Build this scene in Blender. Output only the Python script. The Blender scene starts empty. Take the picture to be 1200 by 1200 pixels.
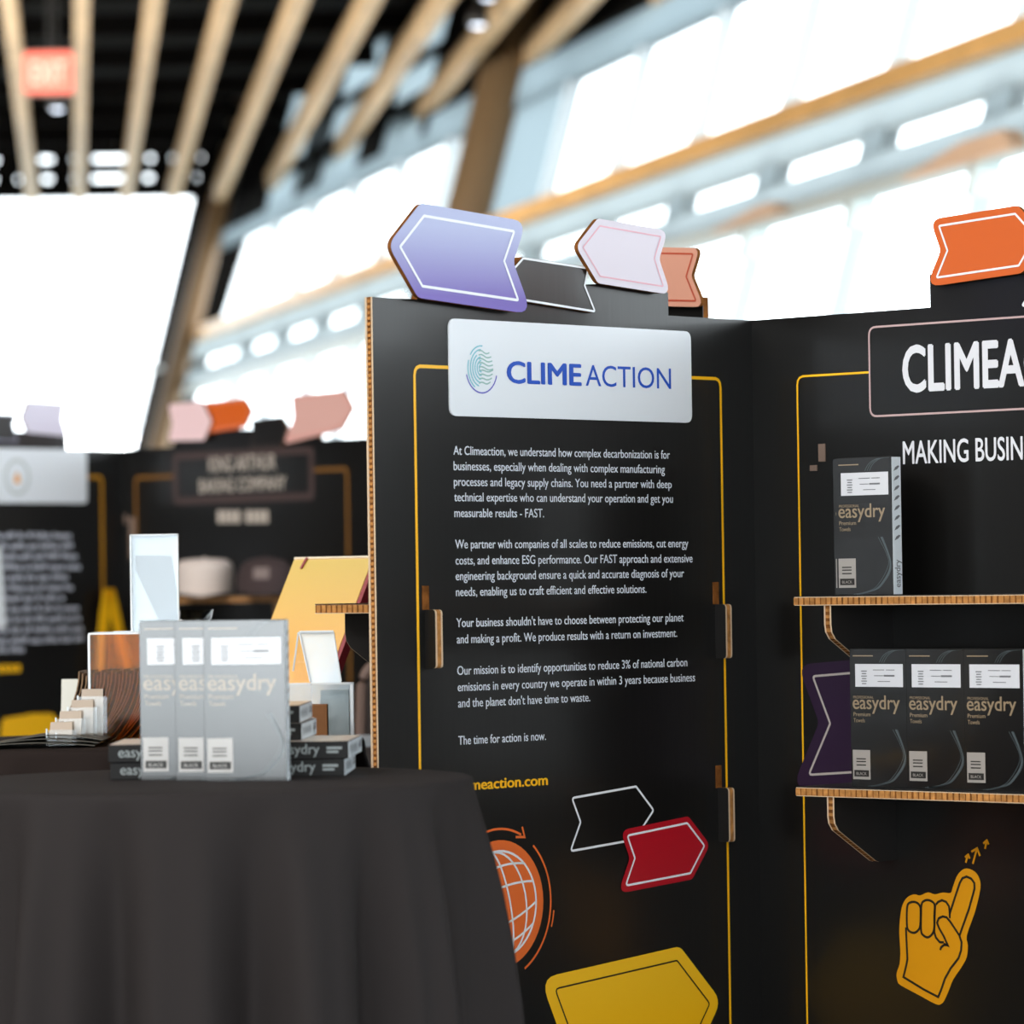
import bpy, bmesh, math, random
from mathutils import Vector, Matrix
random.seed(7)
scn = bpy.context.scene
COL = scn.collection
R_ = math.radians

# ------------------------------------------------------------------ camera
F = 4700.0; EYE = 1.33
_p, _r = R_(1.022), R_(-0.839)
_f = Vector((0, math.cos(_p), math.sin(_p))); _u0 = Vector((0, -math.sin(_p), math.cos(_p))); _x0 = Vector((1, 0, 0))
_X = _x0*math.cos(_r) + _u0*math.sin(_r); _U = -_x0*math.sin(_r) + _u0*math.cos(_r)
CAM = Vector((0, 0, EYE))
cd = bpy.data.cameras.new('camera'); cam = bpy.data.objects.new('camera', cd); COL.objects.link(cam)
cd.sensor_width = 36; cd.sensor_height = 36; cd.lens = 36*F/1200; cd.clip_end = 400; cd.clip_start = .1
cam.matrix_world = Matrix(((_X.x, _U.x, -_f.x, 0), (_X.y, _U.y, -_f.y, 0), (_X.z, _U.z, -_f.z, EYE), (0, 0, 0, 1)))
cd.dof.use_dof = True; cd.dof.focus_distance = 6.32; cd.dof.aperture_fstop = 4.6
scn.camera = cam

# ------------------------------------------------------------------ world and exposure
w = bpy.data.worlds.new('overcast_sky'); scn.world = w; w.use_nodes = True
bg = w.node_tree.nodes['Background']; bg.inputs[0].default_value = (.935, .978, 1, 1); bg.inputs[1].default_value = 4.3
scn.view_settings.view_transform = 'Standard'; scn.view_settings.look = 'None'
scn.view_settings.gamma = 1; scn.view_settings.use_curve_mapping = False
scn.view_settings.exposure = 0.58
scn.cycles.max_bounces = 8; scn.cycles.transparent_max_bounces = 24
scn.cycles.caustics_reflective = False; scn.cycles.caustics_refractive = False
scn.cycles.sample_clamp_indirect = 6

def portal(name, loc, size, direction):
    l = bpy.data.lights.new(name, 'AREA'); l.shape = 'RECTANGLE'; l.size, l.size_y = size
    l.cycles.is_portal = True
    o = bpy.data.objects.new(name, l); COL.objects.link(o); o.location = loc
    o.rotation_euler = Vector(direction).to_track_quat('-Z', 'Y').to_euler()

def fill_light(loc, size, power, tint=(1, .97, .93), aim=None):
    l = bpy.data.lights.new('fill_light', 'AREA'); l.shape = 'RECTANGLE'; l.size, l.size_y = size; l.energy = power; l.color = tint
    o = bpy.data.objects.new('fill_light', l); COL.objects.link(o); o.location = loc
    o.rotation_euler = (Vector(aim)-Vector(loc)).to_track_quat('-Z', 'Y').to_euler() if aim else (0, 0, 0)
# added unseen fill lights that brighten the boards, glass wall and battens
for y in (-6, 1): fill_light((-6.5, y, 6.6), (4, 2), 330, aim=(0, 7, 1.2))
fill_light((0, -4, 6.6), (4, 2), 250, aim=(-.5, 7, 1.2))
fill_light((-5, 6, 6.6), (4, 2), 250, aim=(-1, 12, 1.2))
for x, y, p in ((-4.5, 15.5, 420), (-7, 28, 420)): fill_light((x, y, 3.4), (2, 1), p, aim=(x+7, y+13, 4.9))
for y in (14, 24, 34): fill_light((-7, y, 2.6), (1.5, 1.5), 120, aim=(-7, y+4, 6))

# ------------------------------------------------------------------ helpers
def ray(px, py): return _f + _X*((px-600)/F) - _U*((py-600)/F)
def at(px, py, Y): d = ray(px, py); return CAM + d*(Y/d.y)
def on_z(px, py, z): d = ray(px, py); return CAM + d*((z-EYE)/d.z)

def srgb(c, k=1):
    return tuple(((v/255/12.92) if v/255 < .04045 else ((v/255+.055)/1.055)**2.4)*k for v in c) + (1,)

MATS = {}
def mat(name, rgb, rough=.6, spec=.5, bump=None, noise=None, metal=0, coat=0, emit=None, trans=None, lin=False):
    if name in MATS: return MATS[name]
    m = bpy.data.materials.new(name); m.use_nodes = True; nt = m.node_tree; b = nt.nodes['Principled BSDF']
    c = tuple(rgb)+(1,) if lin else srgb(rgb)
    b.inputs['Base Color'].default_value = c; b.inputs['Roughness'].default_value = rough
    b.inputs['Specular IOR Level'].default_value = spec; b.inputs['Metallic'].default_value = metal
    b.inputs['Coat Weight'].default_value = coat; b.inputs['Coat Roughness'].default_value = .12; b.inputs['Coat IOR'].default_value = 1.95 if coat >= .8 else 1.5
    if emit: b.inputs['Emission Color'].default_value = c; b.inputs['Emission Strength'].default_value = emit
    tc = nt.nodes.new('ShaderNodeTexCoord')
    if noise:
        sc, amt, stretch = noise
        mp = nt.nodes.new('ShaderNodeMapping'); mp.inputs['Scale'].default_value = stretch
        n = nt.nodes.new('ShaderNodeTexNoise'); n.inputs['Scale'].default_value = sc; n.inputs['Detail'].default_value = 5
        nt.links.new(tc.outputs['Object'], mp.inputs[0]); nt.links.new(mp.outputs[0], n.inputs[0])
        rp = nt.nodes.new('ShaderNodeValToRGB')
        rp.color_ramp.elements[0].position = .3; rp.color_ramp.elements[1].position = .7
        rp.color_ramp.elements[0].color = tuple(v*(1-amt) for v in c[:3])+(1,)
        rp.color_ramp.elements[1].color = tuple(min(1, v*(1+amt)) for v in c[:3])+(1,)
        nt.links.new(n.outputs['Fac'], rp.inputs[0]); nt.links.new(rp.outputs[0], b.inputs['Base Color'])
    if bump:
        sc, st = bump[:2]; stretch = bump[2] if len(bump) > 2 else (1, 1, 1)
        mp = nt.nodes.new('ShaderNodeMapping'); mp.inputs['Scale'].default_value = stretch
        n = nt.nodes.new('ShaderNodeTexNoise'); n.inputs['Scale'].default_value = sc
        nt.links.new(tc.outputs['Object'], mp.inputs[0]); nt.links.new(mp.outputs[0], n.inputs[0])
        bp = nt.nodes.new('ShaderNodeBump'); bp.inputs['Strength'].default_value = st; bp.inputs['Distance'].default_value = .002
        nt.links.new(n.outputs['Fac'], bp.inputs['Height']); nt.links.new(bp.outputs[0], b.inputs['Normal'])
    MATS[name] = m; return m

def clear(name, tint=(.97, .98, 1), gloss=.12, rough=.03, diff=0):
    if name in MATS: return MATS[name]
    m = bpy.data.materials.new(name); m.use_nodes = True; nt = m.node_tree; nt.nodes.clear()
    o = nt.nodes.new('ShaderNodeOutputMaterial'); t = nt.nodes.new('ShaderNodeBsdfTransparent'); t.inputs[0].default_value = tint+(1,)
    g = nt.nodes.new('ShaderNodeBsdfGlossy'); g.inputs['Roughness'].default_value = rough
    mx = nt.nodes.new('ShaderNodeMixShader'); lw = nt.nodes.new('ShaderNodeLayerWeight'); lw.inputs[0].default_value = .5
    pw = nt.nodes.new('ShaderNodeMath'); pw.operation = 'POWER'; pw.inputs[1].default_value = 4
    ml = nt.nodes.new('ShaderNodeMath'); ml.operation = 'MULTIPLY_ADD'; ml.inputs[1].default_value = .35; ml.inputs[2].default_value = .008+gloss*.12
    nt.links.new(lw.outputs['Facing'], pw.inputs[0]); nt.links.new(pw.outputs[0], ml.inputs[0])
    nt.links.new(ml.outputs[0], mx.inputs[0]); nt.links.new(t.outputs[0], mx.inputs[1]); nt.links.new(g.outputs[0], mx.inputs[2])
    last = mx
    if diff:
        d = nt.nodes.new('ShaderNodeBsdfTranslucent'); d.inputs[0].default_value = tint+(1,)
        if name.endswith('acrylic'):
            d2_ = nt.nodes.new('ShaderNodeBsdfDiffuse'); d2_.inputs[0].default_value = tint+(1,); ad = nt.nodes.new('ShaderNodeAddShader')
            nt.links.new(d.outputs[0], ad.inputs[0]); nt.links.new(d2_.outputs[0], ad.inputs[1]); d = ad
        m2 = nt.nodes.new('ShaderNodeMixShader'); m2.inputs[0].default_value = diff
        nt.links.new(mx.outputs[0], m2.inputs[1]); nt.links.new(d.outputs[0], m2.inputs[2]); last = m2
    nt.links.new(last.outputs[0], o.inputs[0]); MATS[name] = m; return m

def grad(name, top, bot, z0, z1, rough=.4, axis='Z'):
    """a two-tone gradient from height z0 to z1 in object space"""
    if name in MATS: return MATS[name]
    m = mat(name, top, rough); nt = m.node_tree; b = nt.nodes['Principled BSDF']
    tc = nt.nodes.new('ShaderNodeTexCoord'); s = nt.nodes.new('ShaderNodeSeparateXYZ'); mr = nt.nodes.new('ShaderNodeMapRange')
    mr.inputs['From Min'].default_value = z0; mr.inputs['From Max'].default_value = z1
    rp = nt.nodes.new('ShaderNodeValToRGB'); rp.color_ramp.elements[0].color = srgb(bot); rp.color_ramp.elements[1].color = srgb(top)
    nt.links.new(tc.outputs['Object'], s.inputs[0]); nt.links.new(s.outputs[axis], mr.inputs[0]); nt.links.new(mr.outputs[0], rp.inputs[0])
    nt.links.new(rp.outputs[0], b.inputs['Base Color']); return m

def wloc(o):
    v = Vector((0, 0, 0))
    while o: v += Vector(o.location); o = o.parent
    return v

def tag(o, label=None, cat=None, group=None, kind=None):
    for k, v in (('label', label), ('category', cat), ('group', group), ('kind', kind)):
        if v: o[k] = v
    return o

def thing(name, label, cat, loc=(0, 0, 0), rotz=0, group=None):
    o = bpy.data.objects.new(name, None); COL.objects.link(o); o.location = loc; o.rotation_euler = (0, 0, rotz)
    return tag(o, label, cat, group)

class MB:
    def __init__(s): s.v = []; s.f = []; s.smooth = False
    def add(s, vs, fs):
        n = len(s.v); s.v += [Vector(v) for v in vs]; s.f += [tuple(i+n for i in f) for f in fs]; return s
    def box(s, o, ex, ey, ez):
        o, ex, ey, ez = map(Vector, (o, ex, ey, ez))
        vs = [o+ex*a+ey*b+ez*c for c in (0, 1) for b in (0, 1) for a in (0, 1)]
        return s.add(vs, [(0, 2, 3, 1), (4, 5, 7, 6), (0, 1, 5, 4), (2, 6, 7, 3), (0, 4, 6, 2), (1, 3, 7, 5)])
    def cbox(s, x0, x1, y0, y1, z0, z1): return s.box((x0, y0, z0), (x1-x0, 0, 0), (0, y1-y0, 0), (0, 0, z1-z0))
    def prism(s, pts, fn, h0, h1):
        """pts 2-D, fn(a,b,h)->3-D point"""
        n = len(pts)
        vs = [fn(a, b, h0) for a, b in pts]+[fn(a, b, h1) for a, b in pts]
        return s.add(vs, [tuple(range(n))[::-1], tuple(range(n, 2*n))]+[(i, (i+1) % n, n+(i+1) % n, n+i) for i in range(n)])
    def face(s, pts): return s.add(pts, [tuple(range(len(pts)))])
    def ring(s, A, B):
        n = len(A); return s.add(list(A)+list(B), [(i, (i+1) % n, n+(i+1) % n, n+i) for i in range(n)])
    def tube(s, path, r, seg=8, closed=False):
        path = [Vector(p) for p in path]; n = len(path); rs = r if isinstance(r, (list, tuple)) else [r]*n; base = len(s.v)
        for i, p in enumerate(path):
            t = (path[min(i+1, n-1)]-path[max(i-1, 0)]).normalized()
            a = t.orthogonal().normalized() if abs(t.z) > .95 else t.cross(Vector((0, 0, 1))).normalized(); b = t.cross(a)
            for k in range(seg):
                q = 2*math.pi*k/seg; s.v.append(p+(a*math.cos(q)+b*math.sin(q))*rs[i])
        for i in range(n-1):
            for k in range(seg):
                s.f.append((base+i*seg+k, base+i*seg+(k+1) % seg, base+(i+1)*seg+(k+1) % seg, base+(i+1)*seg+k))
        s.f.append(tuple(base+k for k in range(seg))[::-1]); s.f.append(tuple(base+(n-1)*seg+k for k in range(seg)))
        return s
    def lathe(s, prof, c=(0, 0, 0), seg=32):
        c = Vector(c); base = len(s.v); n = len(prof)
        for r, z in prof:
            for k in range(seg):
                q = 2*math.pi*k/seg; s.v.append(c+Vector((r*math.cos(q), r*math.sin(q), z)))
        for i in range(n-1):
            for k in range(seg):
                s.f.append((base+i*seg+k, base+i*seg+(k+1) % seg, base+(i+1)*seg+(k+1) % seg, base+(i+1)*seg+k))
        return s
    def mesh(s, name, m, off=Vector((0, 0, 0))):
        me = bpy.data.meshes.new(name); me.from_pydata([v-off for v in s.v], [], s.f)
        b = bmesh.new(); b.from_mesh(me); bmesh.ops.recalc_face_normals(b, faces=b.faces); b.to_mesh(me); b.free()
        me.materials.append(m)
        if s.smooth:
            for p in me.polygons: p.use_smooth = True
        return me
    def obj(s, name, m, parent=None, world=True, bevel=0):
        off = wloc(parent) if (parent is not None and world) else Vector((0, 0, 0))
        o = bpy.data.objects.new(name, s.mesh(name, m, off)); COL.objects.link(o)
        if parent is not None: o.parent = parent
        if bevel:
            bv = o.modifiers.new('bevel', 'BEVEL'); bv.width = bevel; bv.segments = 2; bv.limit_method = 'ANGLE'
        return o

def top_obj(mb, name, m, label, cat, group=None, bevel=0):
    """a thing that is one mesh: its origin goes to its base"""
    zs = [v.z for v in mb.v]; c = sum(mb.v, Vector())/len(mb.v); c.z = min(zs)
    me = mb.mesh(name, m, c); o = bpy.data.objects.new(name, me); COL.objects.link(o); o.location = c
    if bevel:
        bv = o.modifiers.new('bevel', 'BEVEL'); bv.width = bevel; bv.segments = 2; bv.limit_method = 'ANGLE'
    return tag(o, label, cat, group)

def struct(mb, name, m): return tag(mb.obj(name, m), kind='structure')

def copy_tree(o, parent=None):
    c = o.copy(); COL.objects.link(c); c.parent = parent
    for ch in o.children: copy_tree(ch, c)
    return c

# ---- flat shapes
def off_poly(pts, d):
    """mitred offset of a closed polygon; positive grows a counter-clockwise one"""
    A = sum(pts[i][0]*pts[(i+1) % len(pts)][1]-pts[(i+1) % len(pts)][0]*pts[i][1] for i in range(len(pts)))
    sg = 1 if A > 0 else -1; out = []; n = len(pts)
    for i in range(n):
        p0, p1, p2 = Vector(pts[i-1]), Vector(pts[i]), Vector(pts[(i+1) % n])
        e0 = (p1-p0).normalized(); e1 = (p2-p1).normalized()
        n0 = Vector((e0.y, -e0.x))*sg; n1 = Vector((e1.y, -e1.x))*sg
        b = (n0+n1); L = b.length
        b = b/L if L > 1e-6 else n0
        k = d/max(.45, b.dot(n1)); out.append(tuple(p1+b*k))
    return out
def rnd(pts, r, n=5):
    out = []; N = len(pts)
    for i in range(N):
        p0, p1, p2 = Vector(pts[i-1]), Vector(pts[i]), Vector(pts[(i+1) % N])
        a = (p0-p1); b = (p2-p1); rr = r[i] if isinstance(r, (list, tuple)) else r
        th = max(.25, a.angle(b)); t = min(rr/math.tan(th/2) if th < 3.1 else rr, a.length*.45, b.length*.45); A = p1+a.normalized()*t; B = p1+b.normalized()*t
        for k in range(n+1):
            q = k/n; out.append(tuple(A*(1-q)**2+p1*2*q*(1-q)+B*q*q))
    return out
def smooth_poly(pts, n=4):
    out = []; N = len(pts)
    for i in range(N):
        p0, p1, p2, p3 = [Vector(pts[(i+k) % N]) for k in (-1, 0, 1, 2)]
        for k in range(n):
            t = k/n; out.append(tuple(.5*((2*p1)+(p2-p0)*t+(2*p0-5*p1+4*p2-p3)*t*t+(3*p1-p0-3*p2+p3)*t**3)))
    return out
def stroke_pts(pts, wd):
    """left and right edges of an open stroke"""
    n = len(pts); Lp, Rp = [], []
    for i in range(n):
        p = Vector(pts[i]); a = Vector(pts[max(i-1, 0)]); b = Vector(pts[min(i+1, n-1)]); 
        e0 = (p-a).normalized() if i else (b-p).normalized(); e1 = (b-p).normalized() if i < n-1 else e0
        nn = Vector((-e0.y, e0.x))+Vector((-e1.y, e1.x)); nn.normalize(); k = 1/max(.4, nn.dot(Vector((-e1.y, e1.x))))
        Lp.append(tuple(p+nn*wd/2*k)); Rp.append(tuple(p-nn*wd/2*k))
    return Lp, Rp

class Panel:
    """upright plane: o foot of the corner line, d horizontal direction away from the corner, n towards the viewer"""
    def __init__(s, o, d):
        s.o = Vector((o[0], o[1], 0)); s.d = Vector((d[0], d[1], 0)).normalized(); s.n = Vector((s.d.y, -s.d.x, 0))
        if s.n.y > 0: s.n = -s.n
    def uv(s, px, py, off=0):
        q = ray(px, py); o = s.o+s.n*off; t = (o-CAM).dot(s.n)/q.dot(s.n); P = CAM+q*t
        return ((P-s.o).dot(s.d), P.z)
    def P(s, u, v, off=0): return s.o+s.d*u+s.n*off+Vector((0, 0, v))
    def uvs(s, pts, off=0): return [s.uv(x, y, off) for x, y in pts]
    # flat prints
    def fill(s, pts, off, name, m, parent):
        mb = MB(); mb.face([s.P(a, b, off) for a, b in pts]); return mb.obj(name, m, parent)
    def line(s, pts, wd, off, name, m, parent, closed=False, mb=None):
        own = mb is None; mb = mb or MB()
        if closed:
            A = off_poly(pts, wd/2); B = off_poly(pts, -wd/2)
            mb.ring([s.P(a, b, off) for a, b in A], [s.P(a, b, off) for a, b in B])
        else:
            A, B = stroke_pts(pts, wd); base = len(mb.v); n = len(A)
            mb.add([s.P(a, b, off) for a, b in A]+[s.P(a, b, off) for a, b in B], [(i, i+1, n+i+1, n+i) for i in range(n-1)])
        return mb.obj(name, m, parent) if own else mb
    def slab(s, pts, h0, h1, name, m, parent):
        mb = MB(); mb.prism(pts, s.P, h0, h1); return mb.obj(name, m, parent)

_tc = {}
def glyphs(txt, bold):
    k = (txt, bold)
    if k in _tc: return _tc[k]
    c = bpy.data.curves.new('t', 'FONT'); c.body = txt; c.size = 1; c.offset = bold; c.resolution_u = 4
    o = bpy.data.objects.new('t', c); COL.objects.link(o); dg = bpy.context.evaluated_depsgraph_get(); dg.update()
    me = bpy.data.meshes.new_from_object(o.evaluated_get(dg))
    vs = [tuple(v.co) for v in me.vertices]; fs = [tuple(p.vertices) for p in me.polygons]
    bpy.data.objects.remove(o); bpy.data.curves.remove(c); bpy.data.meshes.remove(me)
    _tc[k] = (vs, fs); return _tc[k]
def text_into(mb, txt, fn, a0, a1, b, size, bold=0, part=None, nv=None):
    """fn(a,b)->3-D; the writing runs from a0 to a1 (the substring PART, if given, spans that width)"""
    vs, fs = glyphs(txt, 0); ref = glyphs(part, 0)[0] if part else vs
    x0 = min(v[0] for v in ref); x1 = max(v[0] for v in ref); k = (a1-a0)/(x1-x0)
    e = bold; sh = [(0, 0)]
    if bold > 0: sh = [(-e, 0), (e, 0)] if bold < .012 else [(-e, 0), (e, 0), (0, e*.6), (0, -e*.6), (-e*.5, e*.5), (e*.5, -e*.5)]
    if nv is None:
        q = fn(a0, b); nv = (fn(a1, b)-q).cross(fn(a0, b+size)-q).normalized()
        if nv.dot(CAM-q) < 0: nv = -nv
    for i, (dx, dy) in enumerate(sh): mb.add([fn(a0+(v[0]+dx-x0)*k, b+(v[1]+dy)*size)+nv*(.00008*i) for v in vs], fs)
    return mb

# ------------------------------------------------------------------ materials
BLACK = mat('black_print', (18, 17, 16), .3, .38, coat=.15, bump=(60, .12, (1, 1, .12)))
BLACK2 = mat('black_board', (24, 22, 21), .4, .4)
KRAFT = mat('kraft_cardboard', (176, 122, 66), .85, .2, noise=(90, .35, (1, 1, 1)))
KRAFT_L = mat('kraft_liner', (214, 190, 160), .8, .2)
KRAFT_D = mat('kraft_flute', (120, 74, 34), .9, .1, noise=(60, .4, (1, 1, 1)))
YEL = mat('yellow_print', (252, 190, 22), .4)
WHITE = mat('white_print', (236, 240, 246), .35)
SIGN = mat('sign_white', (230, 236, 243), .32)
BLUE = mat('blue_print', (0, 76, 190), .4)
TEAL = mat('teal_print', (120, 195, 210), .4)
TEAL2 = mat('sage_print', (150, 190, 185), .4)
INDIGO = mat('indigo_print', (80, 80, 190), .4)
PURPLE_SHEEN = grad('purple_print_sheen', (172, 180, 218), (108, 88, 178), 1.765, 1.87)  # purple print with reflected sheen painted into the paler top
PALE = mat('pale_lilac_print', (216, 208, 220), .4)
PINKL = mat('pink_line', (226, 170, 185), .4)
TERRA = mat('terracotta_print', (208, 150, 128), .4)
TERRAL = mat('brick_line', (178, 70, 45), .4)
ORANGE = mat('orange_print', (236, 112, 48), .35)
ORANGE_D = mat('orange_print_deep', (222, 100, 30), .35)
RED = mat('red_print', (178, 16, 34), .35)
ROSE = mat('rose_outline', (196, 168, 168), .4)
DPURP = mat('aubergine_print', (44, 24, 52), .35)
GOLDT = mat('tan_lettering', (168, 140, 104), .5)
DLINE = mat('dark_line', (16, 12, 6), .5)
GOLDY = mat('amber_print', (206, 140, 8), .4)
WOOD = mat('light_wood', (208, 178, 136), .5, .3, noise=(3, .22, (1, 1, .3)))
WOODS = mat('rail_wood', (238, 186, 116), .4, .4, noise=(2, .15, (.3, 1, 1)))
COLW = mat('column_wood', (112, 90, 64), .5, .3, noise=(2, .2, (1, 1, .2)))
CEIL = mat('black_ceiling', (14, 13, 12), .9, .1)
STEEL = mat('dark_steel', (34, 32, 30), .5); PURL = mat('purlin_black', (12, 11, 10), .9, .1)
WMETAL = mat('white_metal', (222, 230, 234), .5)
GREYM = mat('grey_green_metal', (205, 216, 216), .5)
FROST_REFL = clear('frost_reflection_glass', (.40, .45, .475), .1, .2, diff=.92)
BAND = clear('frosted_band', (.50, .54, .555), .05, .2, diff=.97)
FRAME = clear('frosted_frame', (.72, .76, .785), .05, .2, diff=.97)
GLASS = clear('window_glass', (.96, .98, .99), .1, .02)
ACRYL = clear('clear_acrylic', (.93, .95, .96), .35, .04)
ACRYW = clear('frosty_acrylic', (.80, .86, .9), .3, .1, diff=.5)
AMBER = clear('amber_acrylic', (.92, .62, .26), .05, .05)
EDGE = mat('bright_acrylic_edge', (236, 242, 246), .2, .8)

# ------------------------------------------------------------------ the hall
A0, B0 = -.258, 8.385                     # glazed wall at rail height: x = A0*y + B0
wdir = Vector((A0, 1, 0)).normalized(); wn = Vector((wdir.y, -wdir.x, 0)); LEAN = .27; RAIL = 2.9
def gw(D, r, out=0):
    """point of the leaning glass wall at distance D and height r above the eye"""
    q = Vector((A0*D+B0, D, EYE+r)) + wn*(LEAN*(r-RAIL)+out); return q
def gbox(mb, D0, D1, r0, r1, o0, o1):
    c = [gw(D, r, o) for r in (r0, r1) for o in (o0, o1) for D in (D0, D1)]
    mb.add(c, [(0, 2, 3, 1), (4, 5, 7, 6), (0, 1, 5, 4), (2, 6, 7, 3), (0, 4, 6, 2), (1, 3, 7, 5)]); return mb
NEAR, FAR, LEFT = -12.0, 47.0, -14.0
fl = MB(); q0, q1 = gw(NEAR, -EYE, .2), gw(FAR, -EYE, .2)
fl.prism([(LEFT, NEAR), (q0.x, NEAR), (q1.x, FAR), (LEFT, FAR)], lambda a, b, h: Vector((a, b, h)), -.1, 0); struct(fl, 'floor', mat('stone_floor', (150, 144, 136), .5, noise=(2, .1, (1, 1, 1))))
gr = MB(); gr.cbox(-120, 160, -120, 260, -4.2, -4); struct(gr, 'trim_9', mat('paving_outside', (170, 172, 170), .9, noise=(.5, .1, (1, 1, 1)))).name = 'ground'
bpy.data.objects['ground']['kind'] = 'structure'
ce = MB()
def plan(z): 
    a = gw(NEAR, z-EYE, .1); b = gw(FAR, z-EYE, .1); return [(LEFT, NEAR), (a.x, NEAR), (b.x, FAR), (LEFT, FAR)]
ce.prism(plan(7.05), lambda a, b, h: Vector((a, b, h)), 7.05, 7.25); struct(ce, 'ceiling', CEIL)
lw = MB(); lw.cbox(LEFT-.2, LEFT, NEAR, FAR, 0, 7.05); struct(lw, 'wall_left', mat('dark_wall', (24, 21, 19), .8))
# wall behind the camera: solid with a wide glazed opening
bw = MB(); bw.cbox(LEFT, -13, NEAR-.2, NEAR, 0, 7.05); bw.cbox(6.5, 9.5, NEAR-.2, NEAR, 0, 7.05)
bw.cbox(-13, 6.5, NEAR-.2, NEAR, 0, .4); bw.cbox(-13, 6.5, NEAR-.2, NEAR, 5.2, 7.05); struct(bw, 'wall_back', mat('dark_wall', (24, 21, 19)))
wb = thing('window_1', None, None); tag(wb, kind='structure')
for i in range(6):
    g = MB(); g.cbox(-13+3.25*i+.05, -9.75+3.25*i-.05, NEAR-.12, NEAR-.1, .4, 5.2); g.obj('pane', GLASS, wb)
    g = MB(); g.cbox(-13+3.25*i-.05, -13+3.25*i+.05, NEAR-.16, NEAR-.04, .4, 5.2); g.obj('mullion', STEEL, wb)
portal('portal_back', (-3.25, NEAR-.3, 2.8), (19.5, 4.8), (0, 1, 0))
# glazed wall
sill = MB(); 
c = [gw(D, r, o) for r in (-EYE, .62) for o in (0, .2) for D in (NEAR, FAR)]
sill.add(c, [(0, 2, 3, 1), (4, 5, 7, 6), (0, 1, 5, 4), (2, 6, 7, 3), (0, 4, 6, 2), (1, 3, 7, 5)]); struct(sill, 'wall_right', mat('grey_wall', (96, 92, 88), .7))
rail = MB(); gbox(rail, NEAR, 48.3, 2.84, 2.98, -.16, .04); struct(rail, 'trim_1', WOODS)
fas = MB(); gbox(fas, NEAR, FAR, 2.64, 2.84, -.02, .1); struct(fas, 'trim_2', BAND)
fas = MB(); gbox(fas, NEAR, FAR, 2.33, 2.5, -.02, .1); struct(fas, 'trim_3', BAND)
tr = MB(); gbox(tr, NEAR, FAR, 2.24, 2.33, -.06, .1); struct(tr, 'trim_4', GREYM)
topb = MB(); gbox(topb, NEAR, 36.6, 3.97, 4.3, 0, .12); gbox(topb, 36.6, FAR, 3.97, 4.15, 0, .12); struct(topb, 'trim_5', FROST_REFL)
mull = [21.8+1.96*k for k in range(-17, 13)]
win = thing('window_2', None, None); tag(win, kind='structure')
for i, D in enumerate(mull[:-1]):
    D1 = mull[i+1]
    fr = (D > 31 and D < 33) or (D > 44.6)  # pale panes beside the columns stand in for the column reflections
    g = MB(); gbox(g, D+.05, D1-.05, 2.98, 3.97, .04, .055); g.obj('pane', FROST_REFL if fr else GLASS, win)
    g = MB(); gbox(g, D-.05, D+.05, 2.98, 3.97, -.02, .1); g.obj('mullion', FRAME, win)
win3 = thing('window_3', None, None); tag(win3, kind='structure')
for i, D in enumerate(mull[:-1]):
    D1 = mull[i+1]
    g = MB(); gbox(g, D+.05, D1-.05, .62, 2.24, .04, .055); g.obj('pane', GLASS, win3)
    g = MB(); gbox(g, D-.045, D+.045, .62, 2.24, -.02, .1); g.obj('mullion', FRAME, win3)
    g = MB(); gbox(g, D+.05, D1-.05, 2.5, 2.64, .04, .055); g.obj('pane', GLASS, win3)
    g = MB(); gbox(g, D-.2, D+.2, 2.5, 2.64, -.01, .1); g.obj('mullion', BAND, win3)
    if D > 18: 
        g = MB(); gbox(g, D-.06, D+.06, 2.06, 2.24, -.06, .1); g.obj('bracket', GREYM, win3)
# clerestory above the pale band, glazed only near the far end
cl = MB(); gbox(cl, NEAR, 36.6, 4.3, 5.72, 0, .12); gbox(cl, 45, FAR, 4.15, 5.72, .0, .13); struct(cl, 'trim_6', CEIL)
cl = MB()
gbox(cl, 36.6, FAR, 5.5, 5.72, 0, .12); gbox(cl, 36.6, FAR, 4.95, 5.05, 0, .12); gbox(cl, 36.6, FAR, 4.5, 4.62, 0, .12)
for D in (36.6, 38.7, 39.3, 41.6, 42.3, 44.4, 45.4): gbox(cl, D, D+.3, 4.15, 5.5, -.01, .11)
struct(cl, 'trim_7', CEIL)
cg = MB(); gbox(cg, 36.8, FAR, 4.15, 5.5, .05, .06); struct(cg, 'window_4', FROST_REFL)
# wooden soffit pieces behind the transom
for k, (D0, D1, r0, r1) in enumerate(((21.0, 22.7, 2.24, 2.36), (24.8, 26.2, 2.27, 2.35))):
    sb = MB(); c = [gw(D0, r0, -.16), gw(D1, r0, -.16), gw(D0, r0, -.07), gw(D1, r0, -.07), gw(D0+.2, r1, -.16), gw(D1-.9, r1, -.16), gw(D0+.2, r1, -.07), gw(D1-.9, r1, -.07)]
    sb.add(c, [(0, 2, 3, 1), (4, 5, 7, 6), (0, 1, 5, 4), (2, 6, 7, 3), (0, 4, 6, 2), (1, 3, 7, 5)]); struct(sb, 'trim_%d' % (10+k), mat('soffit_wood', (226, 190, 160), .6))
portal('portal_right', gw(18, 2.4, .5), (6*10, 3.6), -wn)
# raking columns: round timber posts leaning with the glass
def column(D, rad, o=None):
    o = -rad-.1 if o is None else o
    mb = MB(); mb.smooth = True
    mb.tube([gw(D, r, o) for r in (-EYE, 1, 3, 5.6)], [rad]*4, 20)
    return mb
column_1 = column(33.6, .25, -.05); top_obj(column_1, 'raking_column', COLW, 'thick brown timber column raking up to the ceiling behind the lilac arrow tab', 'column', 'raking columns of the glass wall')
column_2 = column(46.0, .13); top_obj(column_2, 'raking_column', COLW, 'slimmer brown raking column where the far window meets the side windows', 'column', 'raking columns of the glass wall')
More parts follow.
